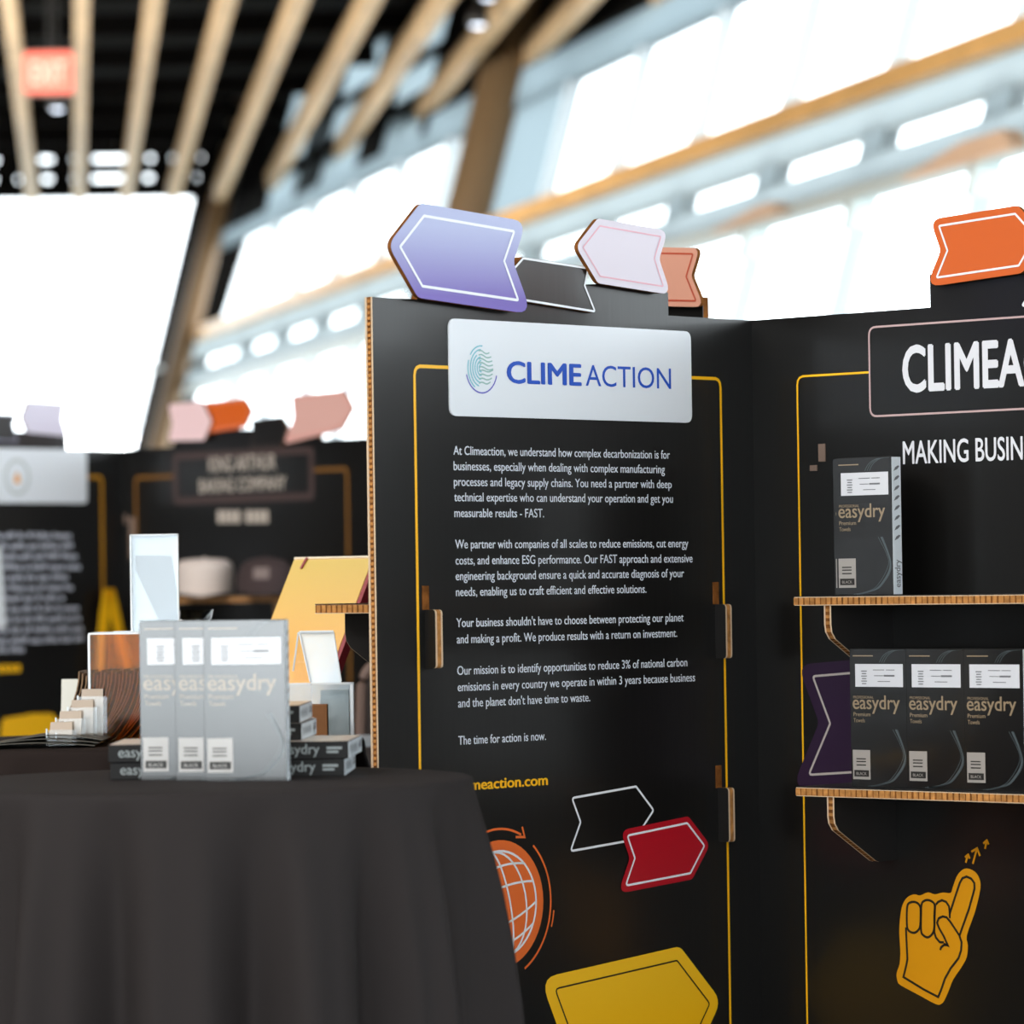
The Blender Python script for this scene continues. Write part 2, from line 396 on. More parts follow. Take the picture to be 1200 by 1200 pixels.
# far wall
XR = gw(FAR, 4.5).x
def fp(px, py): return at(px, py, FAR)
fw = MB(); zt = EYE+4.60
XE = gw(FAR, 5.75).x+.1; fw.cbox(LEFT, XE, FAR, FAR+.2, EYE+5.10, 7.05); fw.cbox(LEFT, XR-.35, FAR, FAR+.2, 0, 1.2)
fw.cbox(LEFT, XE, FAR, FAR+.2, zt, EYE+4.80); fw.cbox(LEFT, XE, FAR, FAR+.2, EYE+4.87, EYE+5.03)
def gaps(seg, z0, z1):
    xs = [LEFT]+[fp(x, 200).x for s in seg for x in s]+[XE]
    for a, b in zip(xs[::2], xs[1::2]): fw.cbox(a, b, FAR, FAR+.2, z0, z1)
gaps([(-55, -40), (-25, -3), (45, 61), (83, 86), (108, 147), (172, 179), (200, 203), (234, 237)], EYE+5.03, EYE+5.10)
gaps([(-55, -45), (-23, -6), (18, 23), (48, 60), (83, 86), (107, 144), (168, 178), (200, 203), (228, 231)], EYE+4.80, EYE+4.87)
# the strip right of the raking edge of the far glass
e = [fp(234, 225), fp(165, 525), fp(120, 720)]
pts = [(fp(226, 233).x, zt), (XE, zt), (gw(FAR, -EYE).x, 0), (gw(FAR, -EYE).x-.4, 0), (fp(156, 525).x, e[1].z)]
fw.prism(pts, lambda a, b, h: Vector((a, FAR+h, b)), 0, .2)
struct(fw, 'wall_far', CEIL)
fg = thing('window_5', None, None); tag(fg, kind='structure')
xs = [LEFT+1.3*k for k in range(9)]
for i, x in enumerate(xs):
    g = MB(); g.cbox(x+.02, x+1.28, FAR+.1, FAR+.12, 1.2, EYE+5.2); g.obj('pane', GLASS, fg)
fr = MB(); fr.cbox(LEFT, XR-.75, FAR-.08, FAR+.08, EYE+2.56, EYE+2.62); fr.obj('transom', WMETAL, fg)
portal('portal_far', (-9, FAR+.5, 3.7), (10, 5), (0, -1, 0))
# ceiling battens and dark purlins above them
BH = 4.0; SL = .0094
def bpt(x29, D, dz=0): return Vector((x29-.1094*(D-29.1), D, EYE+BH+SL*D+dz))
for k in range(-3, 10):
    x29 = (17+86.7*k-600)/F*29.1
    D1 = min(45.9, (B0+.45-x29-3.17)/.1486+2.6)
    if D1 < 8: continue
    mb = MB(); a = bpt(x29, NEAR+.5); b = bpt(x29, D1); h = Vector((.055, 0, 0)); z = Vector((0, 0, .2))
    c = [a-h, a+h, b-h, b+h]
    mb.add(c+[q+z for q in c], [(0, 1, 3, 2), (4, 6, 7, 5), (0, 4, 5, 1), (2, 3, 7, 6), (0, 2, 6, 4), (1, 5, 7, 3)])
    n = k+8
    place = {0: 'passing left of the red exit sign', 1: 'passing just right of the red exit sign', 2: 'second to the right of the exit sign', 3: 'third to the right of the exit sign',
             4: 'ending at the slimmer raking column', 5: 'next beyond the one that ends at the slimmer column', 6: 'ending over the side windows, two beyond the slimmer column', 7: 'ending left of the thick raking column',
             8: 'passing over the thick raking column', 9: 'shortest in view, ending over the high side windows'}.get(k)
    if place: lab = 'pale wooden ceiling batten '+place
    else: lab = 'pale wooden ceiling batten running outside the picture'
    top_obj(mb, 'ceiling_batten', WOOD, lab, 'beam', 'wooden ceiling battens')
for k in range(14):
    D = 16+2.2*k
    mb = MB(); mb.cbox(LEFT, gw(D, 4.4).x-.2, D, D+.12, EYE+4.95, EYE+5.15); 
    struct(mb, 'trim_%d' % (20+k), PURL)
# hanging exit sign and spot lamps
p = at(57, 85, 26.0); ex = thing('exit_sign', 'glowing red exit sign hanging between two ceiling battens', 'sign', (p.x, p.y, p.z-.13))
m = MB(); m.cbox(p.x-.17, p.x+.17, p.y, p.y+.07, p.z-.14, p.z+.14); m.obj('housing', mat('sign_housing', (205, 150, 130), .5), ex)
m = MB(); m.cbox(p.x-.15, p.x+.15, p.y-.01, p.y, p.z-.125, p.z+.125); m.obj('lit_face', mat('exit_red', (255, 104, 84), .5, emit=1.0), ex)
m = MB(); text_into(m, 'EXIT', lambda a, b: Vector((a, p.y-.016, b)), p.x-.11, p.x+.11, p.z-.07, .2, .01); m.obj('lettering', mat('exit_white', (255, 190, 170), .5, emit=.9), ex)
m = MB(); m.tube([(p.x, p.y+.03, p.z+.14), (p.x, p.y+.03, EYE+5.0)], .012, 6); m.obj('rod', STEEL, ex)
def spot(px, py, Y, lab, s=.045, power=3):
    p = at(px, py, Y); t = thing('spot_lamp', lab, 'lamp', p, 0, 'small ceiling spot lamps')
    m = MB(); m.smooth = True; m.lathe([(0, .12), (s*1.2, .11), (s*1.3, 0), (s, 0)], p, 16); m.obj('housing', STEEL, t)
    m = MB(); m.lathe([(s, .004), (s*.6, -.01), (0, -.014)], p, 16); m.obj('lens', mat('lamp_lens', (215, 225, 240), .3, emit=power), t)
    m = MB(); m.tube([(p.x, p.y, p.z+.1), (p.x, p.y, 7.05)], .01, 6); m.obj('stem', STEEL, t)
spot(67, 128, 27, 'small round spot lamp below the red exit sign')
spot(560, 30, 30, 'small oval spot lamp beside the top of the thick raking column', .06, 2)
spot(572, -2, 31.5, 'spot lamp at the top edge above the thick raking column', .06, 1)

# ------------------------------------------------------------------ cardboard displays
T = .0145
def arrow_tab(pn, parent, inner, grow, body, line, m_body, m_line, lw=.0032, cut=True, rr=.02, h=.006, name='arrow_tab', ir=.002):
    """a printed arrow; when CUT it is a board of its own standing slightly proud with a bare edge"""
    outer = rnd(off_poly(inner, grow), rr) if grow else inner
    root = None
    if cut:
        root = pn.slab(outer, h-.0075, h, name, KRAFT_D, parent)
        pn_fill = pn.fill(outer, h+.0006, name+'_face', m_body, None); pn_fill.location = (0, 0, 0)
        base = wloc(parent); pn_fill.parent = root
        for v in pn_fill.data.vertices: v.co -= base
        own = root; hh = h+.0012
    else:
        own = pn.fill(outer, h, name, m_body, parent) if m_body else None; hh = h+.0006
    il = rnd(inner, ir, 3)
    o = pn.line(il, lw, hh, 'outline', m_line, own if (own and not cut) else parent, closed=True)
    return root or own

def flutes(pn, u0, u1, v0, v1, off, parent, pitch=.011, vertical=False, name='fluted_edge', m=None):
    """zig-zag corrugation filling a bare cardboard edge"""
    mb = MB(); 
    if not vertical:
        n = int((u1-u0)/pitch); 
        for i in range(n):
            a = u0+(u1-u0)*i/n; b = u0+(u1-u0)*(i+1)/n; wv = (b-a)*random.uniform(.45, .72)
            mb.add([pn.P(a, v0, off+.0015), pn.P(a+wv, v0, off-.0005), pn.P(a+wv, v1, off-.0005), pn.P(a, v1, off+.0015)], [(0, 1, 2, 3)])
            mb.add([pn.P(a+wv, v0, off-.0005), pn.P(b, v0, off-.004), pn.P(b, v1, off-.004), pn.P(a+wv, v1, off-.0005)], [(0, 1, 2, 3)])
            mb.add([pn.P(b, v0, off-.004), pn.P(b, v0, off+.0015), pn.P(b, v1, off+.0015), pn.P(b, v1, off-.004)], [(0, 1, 2, 3)])
    o = mb.obj(name, m or KRAFT, parent); o['kind'] = 'stuff'; return o

def shelf(pn, root, u0, u1, z, brs, D=.16, side=1, name='shelf'):
    """a shelf on the front (side 1) or the back (side -1) of a panel with its brackets"""
    h0, h1 = (0.001, D) if side > 0 else (-T-.001, -T-D)
    s = MB(); s.prism([(u0, z-T+.001), (u1, z-T+.001), (u1, z-.0005), (u0, z-.0005)], pn.P, h0, h1*.995); so = s.obj(name, KRAFT_D, root)
    s = MB(); s.prism([(u0, z-.0006), (u1, z-.0006), (u1, z+.0004), (u0, z+.0004)], pn.P, h0, h1); s.obj('top_liner', BLACK2, so)
    s = MB(); s.prism([(u0, z-T), (u1, z-T), (u1, z-T+.0012), (u0, z-T+.0012)], pn.P, h0, h1); s.obj('bottom_liner', KRAFT_L, so)
    s = MB(); s.prism([(u0, z-.002), (u1, z-.002), (u1, z-.0008), (u0, z-.0008)], pn.P, h0, h1*1.001); s.obj('edge_liner', KRAFT_L, so)
    if side > 0: flutes(pn, u0, u1, z-T+.0012, z-.002, D, so)
    # fluted end towards the viewer
    mb = MB(); n = int(D/.011)
    for i in range(n):
        a = h0+(h1-h0)*i/n; b = h0+(h1-h0)*(i+.55)/n; e = u1 if side < 0 else u0; q = e+(.0015 if side < 0 else -.0015)
        mb.add([pn.P(e, z-T+.001, a), pn.P(q, z-T+.001, b), pn.P(q, z-.002, b), pn.P(e, z-.002, a)], [(0, 1, 2, 3)])
    mb.obj('fluted_end', KRAFT, so)['kind'] = 'stuff'
    for ub in brs:
        Dm = D*.97
        prof = [(.0, z-T), (Dm, z-T), (Dm, z-T-.03), (Dm*.985, z-T-.042), (Dm*.93, z-T-.053), (.052, z-T-.106), (.044, z-T-.108), (0, z-T-.108)]
        sg = side
        def fn(a, b, h): return pn.P(ub+h, b, (a if sg > 0 else -T-a))
        m1 = MB(); m1.prism(prof, fn, -T/2, -T/2+.0012); br = m1.obj('bracket', BLACK2, root)
        m1 = MB(); m1.prism(prof, fn, T/2-.0012, T/2); m1.obj('outer_liner', BLACK2, br)
        m1 = MB(); m1.prism(off_poly(prof, -.0012), fn, -T/2+.001, T/2-.001); m1.obj('fluted_core', KRAFT, br)
        # pale rims along the cut edge
        m1 = MB()
        for s0, s1 in ((-T/2, -T/2+.0028), (T/2-.0028, T/2)):
            q = prof[1:7]
            for a, b in zip(q, q[1:]):
                m1.add([fn(*a, s0), fn(*b, s0), fn(*b, s1), fn(*a, s1)], [(0, 1, 2, 3)])
        for v in m1.v: v += pn.n*(.0005*sg)
        m1.obj('cut_rim', KRAFT_L, br)
        # flute dashes across the bracket edge
        m1 = MB(); q = prof[1:7]
        for a, b in zip(q, q[1:]):
            a, b = Vector(a), Vector(b); L = (b-a).length; n = max(1, int(L/.008))
            for i in range(n):
                c0 = a+(b-a)*(i/n); c1 = a+(b-a)*((i+.5)/n)
                m1.add([fn(c0.x, c0.y, -T/2+.003), fn(c1.x, c1.y, -T/2+.003), fn(c1.x, c1.y, T/2-.003), fn(c0.x, c0.y, T/2-.003)], [(0, 1, 2, 3)])
        for v in m1.v: v += pn.n*(.0004*sg)
        m1.obj('flute_dashes', KRAFT_D, br)['kind'] = 'stuff'
    return so

def slot_tab(pn, root, u, z_top, side=1):
    """a bracket tongue poking through a slot: the slot's bare edge above, the tongue below"""
    D = .022
    m = MB(); m.prism([(u+.003, z_top-.036), (u+.017, z_top-.036), (u+.017, z_top), (u+.003, z_top)], pn.P, -.002, .0012); m.obj('slot_edge', KRAFT_D, root)
    prof = rnd([(-.004, z_top-.124), (D, z_top-.124), (D, z_top-.036), (-.004, z_top-.036)], [.001, .006, .006, .001], 3)
    fn = lambda a, b, h: pn.P(u+h, b, a)
    m = MB(); m.prism(prof, fn, .0105, .012); o = m.obj('bracket_tongue', BLACK2, root)
    m = MB(); m.prism(prof, fn, -.002, .0105); m.obj('tongue_core', KRAFT, o)
    m = MB(); m.prism(prof, fn, -.0035, -.002); m.obj('tongue_liner', KRAFT_L, o)
    q = prof; m = MB()
    for a, b in zip(q, q[1:]):
        if max(a[0], b[0]) > D*.5:
            for s0, s1 in ((-.0035, 0), (.0085, .012)):
                m.add([fn(a[0]+.0004, a[1], s0), fn(b[0]+.0004, b[1], s0), fn(b[0]+.0004, b[1], s1), fn(a[0]+.0004, a[1], s1)], [(0, 1, 2, 3)])
    m.obj('cut_rim', KRAFT_L, o)

def board(pn, root, prof, name, u_end=None):
    b = pn.slab(prof, -T+.001, -.001, name, KRAFT_D, root)
    m = MB(); m.prism(prof, pn.P, -.001, 0); m.obj('printed_face', BLACK, b)
    m = MB(); m.prism(prof, pn.P, -T, -T+.001); m.obj('back_liner', BLACK2, b)
    if u_end is not None:      # corrugated end seen from the camera
        mb = MB(); z0, z1 = 0.0, max(v for u, v in prof if abs(u-u_end) < .003); n = int((z1-z0)/.0085)
        for i in range(n):
            a = z0+(z1-z0)*i/n; c = z0+(z1-z0)*(i+.55)/n
            mb.add([pn.P(u_end+.0012, a, -T+.003), pn.P(u_end+.0002, c, -T+.003), pn.P(u_end+.0002, c, -.004), pn.P(u_end+.0012, a, -.004)], [(0, 1, 2, 3)])
        mb.obj('fluted_edge', KRAFT, b)['kind'] = 'stuff'
        mb = MB(); mb.prism([(u_end, z0), (u_end+.0016, z0), (u_end+.0016, z1), (u_end, z1)], pn.P, -T, -T+.0035)
        mb.prism([(u_end, z0), (u_end+.0008, z0), (u_end+.0008, z1), (u_end, z1)], pn.P, -.0025, 0); mb.obj('edge_liner', KRAFT_L, b)
    return b

yl, yr = R_(43.2), R_(46.4)
dL = Vector((-math.sin(yl), -math.cos(yl), 0)); dR = Vector((math.sin(yr), -math.cos(yr), 0))
ZT = 1.7575
# ============ near display
cn = at(884, 600, 6.6)
L = Panel(cn, dL); R = Panel(cn, dR)
disp = thing('cardboard_display', 'near black corrugated cardboard display stand with blue logo sign and shelves of towel boxes', 'display', (cn.x, cn.y, 0), 0, 'cardboard display stands')
WL, WR = .8795, 1.07
ul0 = L.uv(783, 350)[0]; ul1 = L.uv(489, 347)[0]
LB = board(L, disp, [(0, 0), (WL, 0), (WL, ZT+.002), (ul1, ZT+.002), (ul1-.004, ZT+.012), (ul0+.125, ZT+.047), (ul0+.012, ZT+.047), (ul0, ZT+.036), (ul0, ZT), (0, ZT)], 'story_board', WL)
ur0 = R.uv(1090, 350)[0]
RB = board(R, disp, [(0, 0), (WR, 0), (WR, ZT), (.78, ZT), (.78, ZT+.052), (ur0, ZT+.052), (ur0, ZT), (0, ZT)], 'shelf_board')
# boards beyond the corner
BL = Panel(cn, -dR); 
board(BL, disp, [(T, 0), (.80, 0), (.80, ZT), (.08+.26, ZT), (.34, ZT+.045), (.105, ZT+.045), (.105, ZT), (T, ZT)], 'rear_board')
BR_ = Panel(cn, -dL); board(BR_, disp, [(T, 0), (.80, 0), (.80, ZT), (T, ZT)], 'rear_board')

# arrows on top of the story board
arrow_tab(L, LB, L.uvs([(496.3, 253), (602, 271.2), (590.2, 306), (606.7, 351.9), (494.5, 335.4), (468.3, 289.2)], .02), .0185, None, None, PURPLE_SHEEN, WHITE, .0042, h=.02)
g = L.uvs([(612, 301), (690, 313), (685.5, 334.5), (698.5, 367), (606, 352), (590, 326)], .008)
gp = off_poly(g, .001); m = MB(); m.prism(rnd(g, .004), L.P, -T, .008); k_ = m.obj('arrow_tab', KRAFT_D, LB)
m = MB(); m.face([L.P(a, b, .0086) for a, b in rnd(g, .004)]); m.obj('arrow_tab_face', BLACK, LB)
L.line(rnd(off_poly(g, -.0022), .002, 3), .0034, .0095, 'outline', WHITE, LB, closed=True)
arrow_tab(L, LB, L.uvs([(702.3, 264.8), (774, 277.3), (766.1, 303.1), (776.9, 335.7), (703, 323.9), (682.6, 289.9)], .016), .0115, None, None, PALE, PINKL, .0024, rr=.014, h=.016)
# terracotta arrow on the board behind
arrow_tab(BL, disp, [(-a, b) for a, b in []] or [BL.uv(*q) for q in ((768, 297), (818, 298), (810, 324.5), (821.7, 353), (768, 352), (752, 325))], .010, None, None, TERRA, TERRAL, .0028, rr=.012, h=.012)
# orange arrow and its neighbour over the shelf board
arrow_tab(R, RB, R.uvs([(1100.8, 264.8), (1190, 250.6), (1214, 277), (1194.3, 311.2), (1098, 325.4), (1110.8, 293.7)], .012), .0125, None, None, mat('orange_tab', (212, 98, 38), .4), WHITE, .0034, rr=.016, h=.012)
g = R.uvs([(1203, 325), (1275, 314), (1300, 335), (1278, 366), (1198, 358), (1208, 343)], .006)
R.line(rnd(g, .002, 3), .0034, .0065, 'outline', WHITE, RB, closed=True)

# --- story board prints
def rrect(u0, u1, v0, v1, r): return rnd([(u0, v0), (u1, v0), (u1, v1), (u0, v1)], r, 5)
def border(pn, parent, ua, ub, sa, sb, vt, m, wd, off=.0007, vb=.05):
    """frame line that runs under the sign: ua/ub outer edges, sa/sb the sign's edges"""
    def arc(x, s): return [(x, vb), (x, vt-.014), (x+s*.0015, vt-.007), (x+s*.005, vt-.0025), (x+s*.012, vt)]
    mb = MB(); pn.line(arc(ua, 1)+[(sa, vt)], wd, off, None, None, None, mb=mb); pn.line(arc(ub, -1)+[(sb, vt)], wd, off, None, None, None, mb=mb)
    return mb.obj('border_line', m, parent)
border(L, LB, .082, .793, .16, .715, 1.659, YEL, .0052)
sg_ = L.slab(rrect(.157, .7195, 1.5855, 1.7335, .014), .0002, .003, 'sign_plate', SIGN, LB)
mb = MB(); text_into(mb, 'CLIME', lambda a, b: L.P(a, b, .0036), L.uv(594.5, 450)[0], L.uv(681.5, 451)[0], 0, 1) if 0 else None
def ltext(pn, parent, name, m, items, off, bold=0):
    """items: text, left px, baseline px, right px, baseline px, cap height in metres[, part that spans them]"""
    mb = MB()
    for it in items:
        t, xa, ya, xb, yb, cap = it[:6]; ua, va = pn.uv(xa, ya, off); ub, vb = pn.uv(xb, yb, off); v = (va+vb)/2
        text_into(mb, t, lambda a, b: pn.P(a, b, off), ua, ub, v, cap/.72, bold, it[6] if len(it) > 6 else None)
    return mb.obj(name, m, parent)
ltext(L, sg_, 'bold_lettering', BLUE, [('CLIME', 594.8, 448.8, 680.8, 451.3, .0345)], .0036, .028)
ltext(L, sg_, 'light_lettering', BLUE, [('ACTION', 686.5, 451.8, 786.5, 456, .0345)], .0036, -.004)
# fingerprint emblem
cu, cv = L.uv(562.3, 431.5)
S_ = .0021
def emb(items, name, m):
    mb = MB()
    for rx, ry, a0, a1, dv in items:
        pts = [(cu+rx*math.cos(R_(a)), cv+dv+ry*math.sin(R_(a))) for a in [a0+(a1-a0)*k/14 for k in range(15)]]
        L.line(pts, S_, .0036, None, None, None, mb=mb)
    return mb.obj(name, m, sg_)
# u grows to the left of the picture, so angles are mirrored
emb([(.0345, .037, 195, 345, -.001)], 'emblem_ring', INDIGO)
emb([(.030, .034, -60, 20, 0), (.030, .034, 35, 95, 0), (.0245, .0285, -75, 88, 0), (.0195, .0225, -80, 60, 0), (.0145, .017, -85, 85, 0), (.0095, .0115, -90, 88, 0), (.005, .006, -90, 90, 0)], 'emblem_ridges', TEAL)
mbw = MB()
for k in range(9):
    v0 = cv+.026-.0062*k; hw = .026*math.sqrt(max(.1, 1-((v0-cv)/.036)**2))
    pts = [(cu+.006-(.006+hw)*t, v0+.0016*math.sin(t*7)-.003*t*(1 if k < 5 else -.6)) for t in [i/8 for i in range(9)]]
    L.line(pts, S_, .0036, None, None, None, mb=mbw)
mbw.obj('emblem_waves', TEAL2, sg_)
BT = mat('body_lettering', (225, 232, 242), .4)
cap = .0140
ltext(L, LB, 'story_lettering', BT, [
 ('At Climeaction, we understand how complex decarbonization is for', 531.5, 534.0, 785, 536.5, cap),
 ('businesses, especially when dealing with complex manufacturing', 531.7, 551.8, 779, 553.8, cap),
 ('processes and legacy supply chains. You need a partner with deep', 532, 570.0, 787, 571.5, cap),
 ('technical expertise who can understand your operation and get you', 532.4, 587.5, 788.5, 589, cap),
 ('measurable results - FAST.', 532.6, 605.8, 637.5, 606.5, cap),
 ('We partner with companies of all scales to reduce emissions, cut energy', 533.6, 642.4, 806.6, 641.5, cap),
 ('costs, and enhance ESG performance. Our FAST approach and extensive', 534, 661, 811.5, 659.5, cap),
 ('engineering background ensure a quick and accurate diagnosis of your', 534.2, 679.5, 801.5, 676.7, cap),
 ('needs, enabling us to craft efficient and effective solutions.', 534.5, 698.3, 757.5, 695, cap),
 ("Your business shouldn't have to choose between protecting our planet", 535, 734.5, 801, 728.5, cap),
 ('and making a profit. We produce results with a return on investment.', 535.5, 753.4, 793.5, 747, cap),
 ('Our mission is to identify opportunities to reduce 3% of national carbon', 536, 790.3, 805.4, 781.3, cap),
 ('emissions in every country we operate in within 3 years because business', 536.5, 809.5, 814.5, 798.9, cap),
 ("and the planet don't have time to waste.", 537, 828.6, 691.5, 822.3, cap),
 ('The time for action is now.', 537.3, 872.3, 639.7, 867.7, cap)], .0008, .009)
ltext(L, LB, 'web_lettering', YEL, [('climeaction.com', 537, 926, 641.6, 920.3, .0165)], .0008, .03)
# outlined, red and yellow arrows
L.line(rnd(L.uvs([(669.8, 935.2), (745, 921.7), (765.5, 949.5), (743, 984), (668, 997.5), (680, 963.4)]), .004, 3), .0036, .0008, 'arrow_outline', WHITE, LB, closed=True)
arrow_tab(L, LB, L.uvs([(734, 979.2), (804.3, 964.5), (824.5, 991), (808, 1023.2), (732, 1037.9), (743, 1005.6)]), .0105, None, None, RED, WHITE, .0034, cut=False, rr=.014, h=.0014, name='red_arrow_print', ir=.004)
arrow_tab(L, LB, L.uvs([(649.6, 1158.8), (792.6, 1125.5), (831, 1176), (800, 1243), (648, 1277), (670, 1215)]), .0215, None, None, grad('yellow_arrow', (255, 204, 46), (255, 190, 10), .6, .8), DLINE, .0026, cut=False, rr=.026, h=.001, name='yellow_arrow_print', ir=.006)
# globe
gu, gv = L.uv(585, 1060)
def circ(r, n=48, a0=0, a1=360): return [(gu+r*math.cos(R_(a0+(a1-a0)*k/n)), gv+r*math.sin(R_(a0+(a1-a0)*k/n))) for k in range(n+1)]
gl = L.fill(circ(.0985)[:-1], .0008, 'globe_print', ORANGE, LB)
mb = MB(); L.line(circ(.0815)[:-1], .0036, .0014, None, None, None, closed=True, mb=mb)
tl = R_(-14)
def rot(x, y): return (gu+x*math.cos(tl)-y*math.sin(tl), gv+x*math.sin(tl)+y*math.cos(tl))
rg = .0815
for k in (-.72, -.28, .28, .72): L.line([rot(rg*k*math.cos(R_(a)), rg*math.sin(R_(a))) for a in range(-90, 91, 10)], .0034, .0014, None, None, None, mb=mb)
for k in (-.62, -.25, .15, .55):
    hw = rg*math.sqrt(1-k*k); L.line([rot(hw*t, rg*k-.012*(1-t*t)*(1 if k < 0 else -1)) for t in [i/6-1 for i in range(13)]], .0034, .0014, None, None, None, mb=mb)
mb.obj('grid_lines', WHITE, gl)
mb = MB(); L.line(circ(.1135, 20, 104, 62+180)[:1]+circ(.1135, 14, 112, 68), .0036, .0008, None, None, None, mb=mb) if 0 else None
# arcs: the picture's right side is smaller u, so measure angles with u mirrored
def arcm(r, a0, a1, n=24): return [(gu-r*math.cos(R_(a0+(a1-a0)*k/n)), gv+r*math.sin(R_(a0+(a1-a0)*k/n))) for k in range(n+1)]
mb = MB(); L.line(arcm(.1155, 130, 64), .0036, .0008, None, None, None, mb=mb); L.line(arcm(.1155, 48, -62), .0036, .0008, None, None, None, mb=mb)
L.line(arcm(.1235, -8, -20, 6), .003, .0008, None, None, None, mb=mb)
hx, hy = arcm(.1155, 62, 62, 1)[0]
L.line([(hx+.001, hy+.014), (hx-.004, hy-.002), (hx+.016, hy-.001)], .0036, .0008, None, None, None, mb=mb)
mb.obj('orbit_arrow_print', ORANGE, LB)
for u, z in ((.766, 1.3285), (.766, 1.029), (.092, 1.3275), (.092, 1.0295)): slot_tab(L, LB, u, z)

# --- shelf board prints
UB = .969
border(R, RB, .096, UB, .2455, .8195, 1.6605, YEL, .0034)
R.line(rrect(.2465, .8185, 1.5895, 1.7325, .014), .0032, .0008, 'sign_outline', ROSE, RB, closed=True)
LT = mat('light_lettering', (222, 224, 230), .45)
ltext(R, RB, 'title_lettering', LT, [('CLIMEACTION', 1059, 459, 1199.5, 451.3, .075, 'CLIMEA')], .0008, .03)
ltext(R, RB, 'subtitle_lettering', LT, [('MAKING BUSINESS', 1058.5, 543, 1198.5, 539, .0375, 'MAKING BUSIN')], .0008, .016)
arrow_tab(R, RB, R.uvs([(953.2, 792.5), (1075, 782), (1110, 840), (1080, 900), (948.5, 908), (973.7, 847.8)]), .021, None, None, DPURP, mat('cream_line', (190, 182, 176), .5), .0036, cut=False, rr=.02, h=.0012, name='purple_arrow_print', ir=.004)
# pointing foam-hand print
HS = lambda pts: R.uvs([(880+x*.26667, 900+y*.26667) for x, y in pts])
hand = R.fill(smooth_poly(HS([(668, 600), (690, 567), (720, 555), (745, 560), (780, 546), (810, 555), (845, 547), (878, 549), (888, 525), (905, 478), (925, 452), (950, 441), (985, 455), (1005, 485), (1010, 530), (985, 635), (950, 735), (955, 780), (950, 830), (930, 870), (890, 930), (872, 975), (852, 1020), (838, 1036), (815, 1038), (740, 998), (660, 955), (645, 935), (642, 900), (655, 860), (658, 800), (653, 720), (658, 650)]), 3), .0008, 'hand_print', GOLDY, RB)
mb = MB()
def hl(pts, closed=False, sm=True):
    p = HS(pts)
    R.line(smooth_poly(p, 3) if (closed and sm) else p, .0037, .0014, None, None, None, closed=closed, mb=mb)
hl([(690, 605), (700, 592), (718, 588), (735, 594), (746, 610), (748, 640), (746, 690), (738, 712), (720, 724), (700, 718), (689, 700), (687, 650)], True)
hl([(752, 600), (762, 585), (780, 580), (800, 588), (810, 605), (808, 650), (808, 700), (800, 728), (780, 744), (760, 735), (750, 715), (750, 650)], True)
hl([(815, 600), (825, 588), (842, 581), (860, 588), (873, 608), (876, 640), (876, 660)])
hl([(812, 600), (810, 650), (808, 720), (815, 745), (832, 765), (850, 766)])
hl([(876, 640), (895, 580), (920, 505), (932, 484), (950, 477), (970, 486), (984, 505), (985, 530), (960, 620), (918, 738)])
hl([(850, 772), (868, 780), (850, 740), (830, 705), (820, 680), (828, 660), (845, 652), (862, 656), (878, 675), (918, 735), (928, 765), (926, 800), (915, 835), (880, 880), (855, 925), (838, 975), (825, 1006), (760, 972), (672, 918), (682, 880), (690, 840), (686, 760), (683, 700)])
hl([(868, 778), (850, 778), (838, 788), (834, 800)])
mb.obj('hand_outline', DLINE, hand)
mb = MB()
for sh, h1, h2, h3 in ((((945, 416), (955, 382)), (942, 392), (956, 381), (963, 398)), (((976, 421), (995, 354)), (970, 368), (995, 353), (1008, 386)), (((1030, 355), (1037, 320)), (1022, 332), (1038, 318), (1046, 336))):
    R.line(HS(sh), .0034, .0008, None, None, None, mb=mb); R.line(HS([h1, h2, h3]), .0034, .0008, None, None, None, mb=mb)
mb.obj('small_arrow_prints', GOLDY, RB)
# bare slot edges near the upper boxes
for (x0, y0, x1, y1) in ((960, 520, 967.5, 541), (950, 545, 958, 552)):
    a = R.uv(x0, y1); b = R.uv(x1, y0); R.slab([a, (b[0], a[1]), b, (a[0], b[1])], -.002, .002, 'slot_edge', mat('dim_kraft', (120, 100, 88), .7), RB)
ZS1, ZS2 = 1.3030, 1.0027
shelf(R, disp, .2145, .86, ZS1, (.278, .79)); shelf(R, disp, .2125, .86, ZS2, (.278, .79))
shelf(L, disp, .03, .838, ZS1, (.772, .098), side=-1); shelf(L, disp, .03, .838, ZS2, (.772, .098), side=-1)

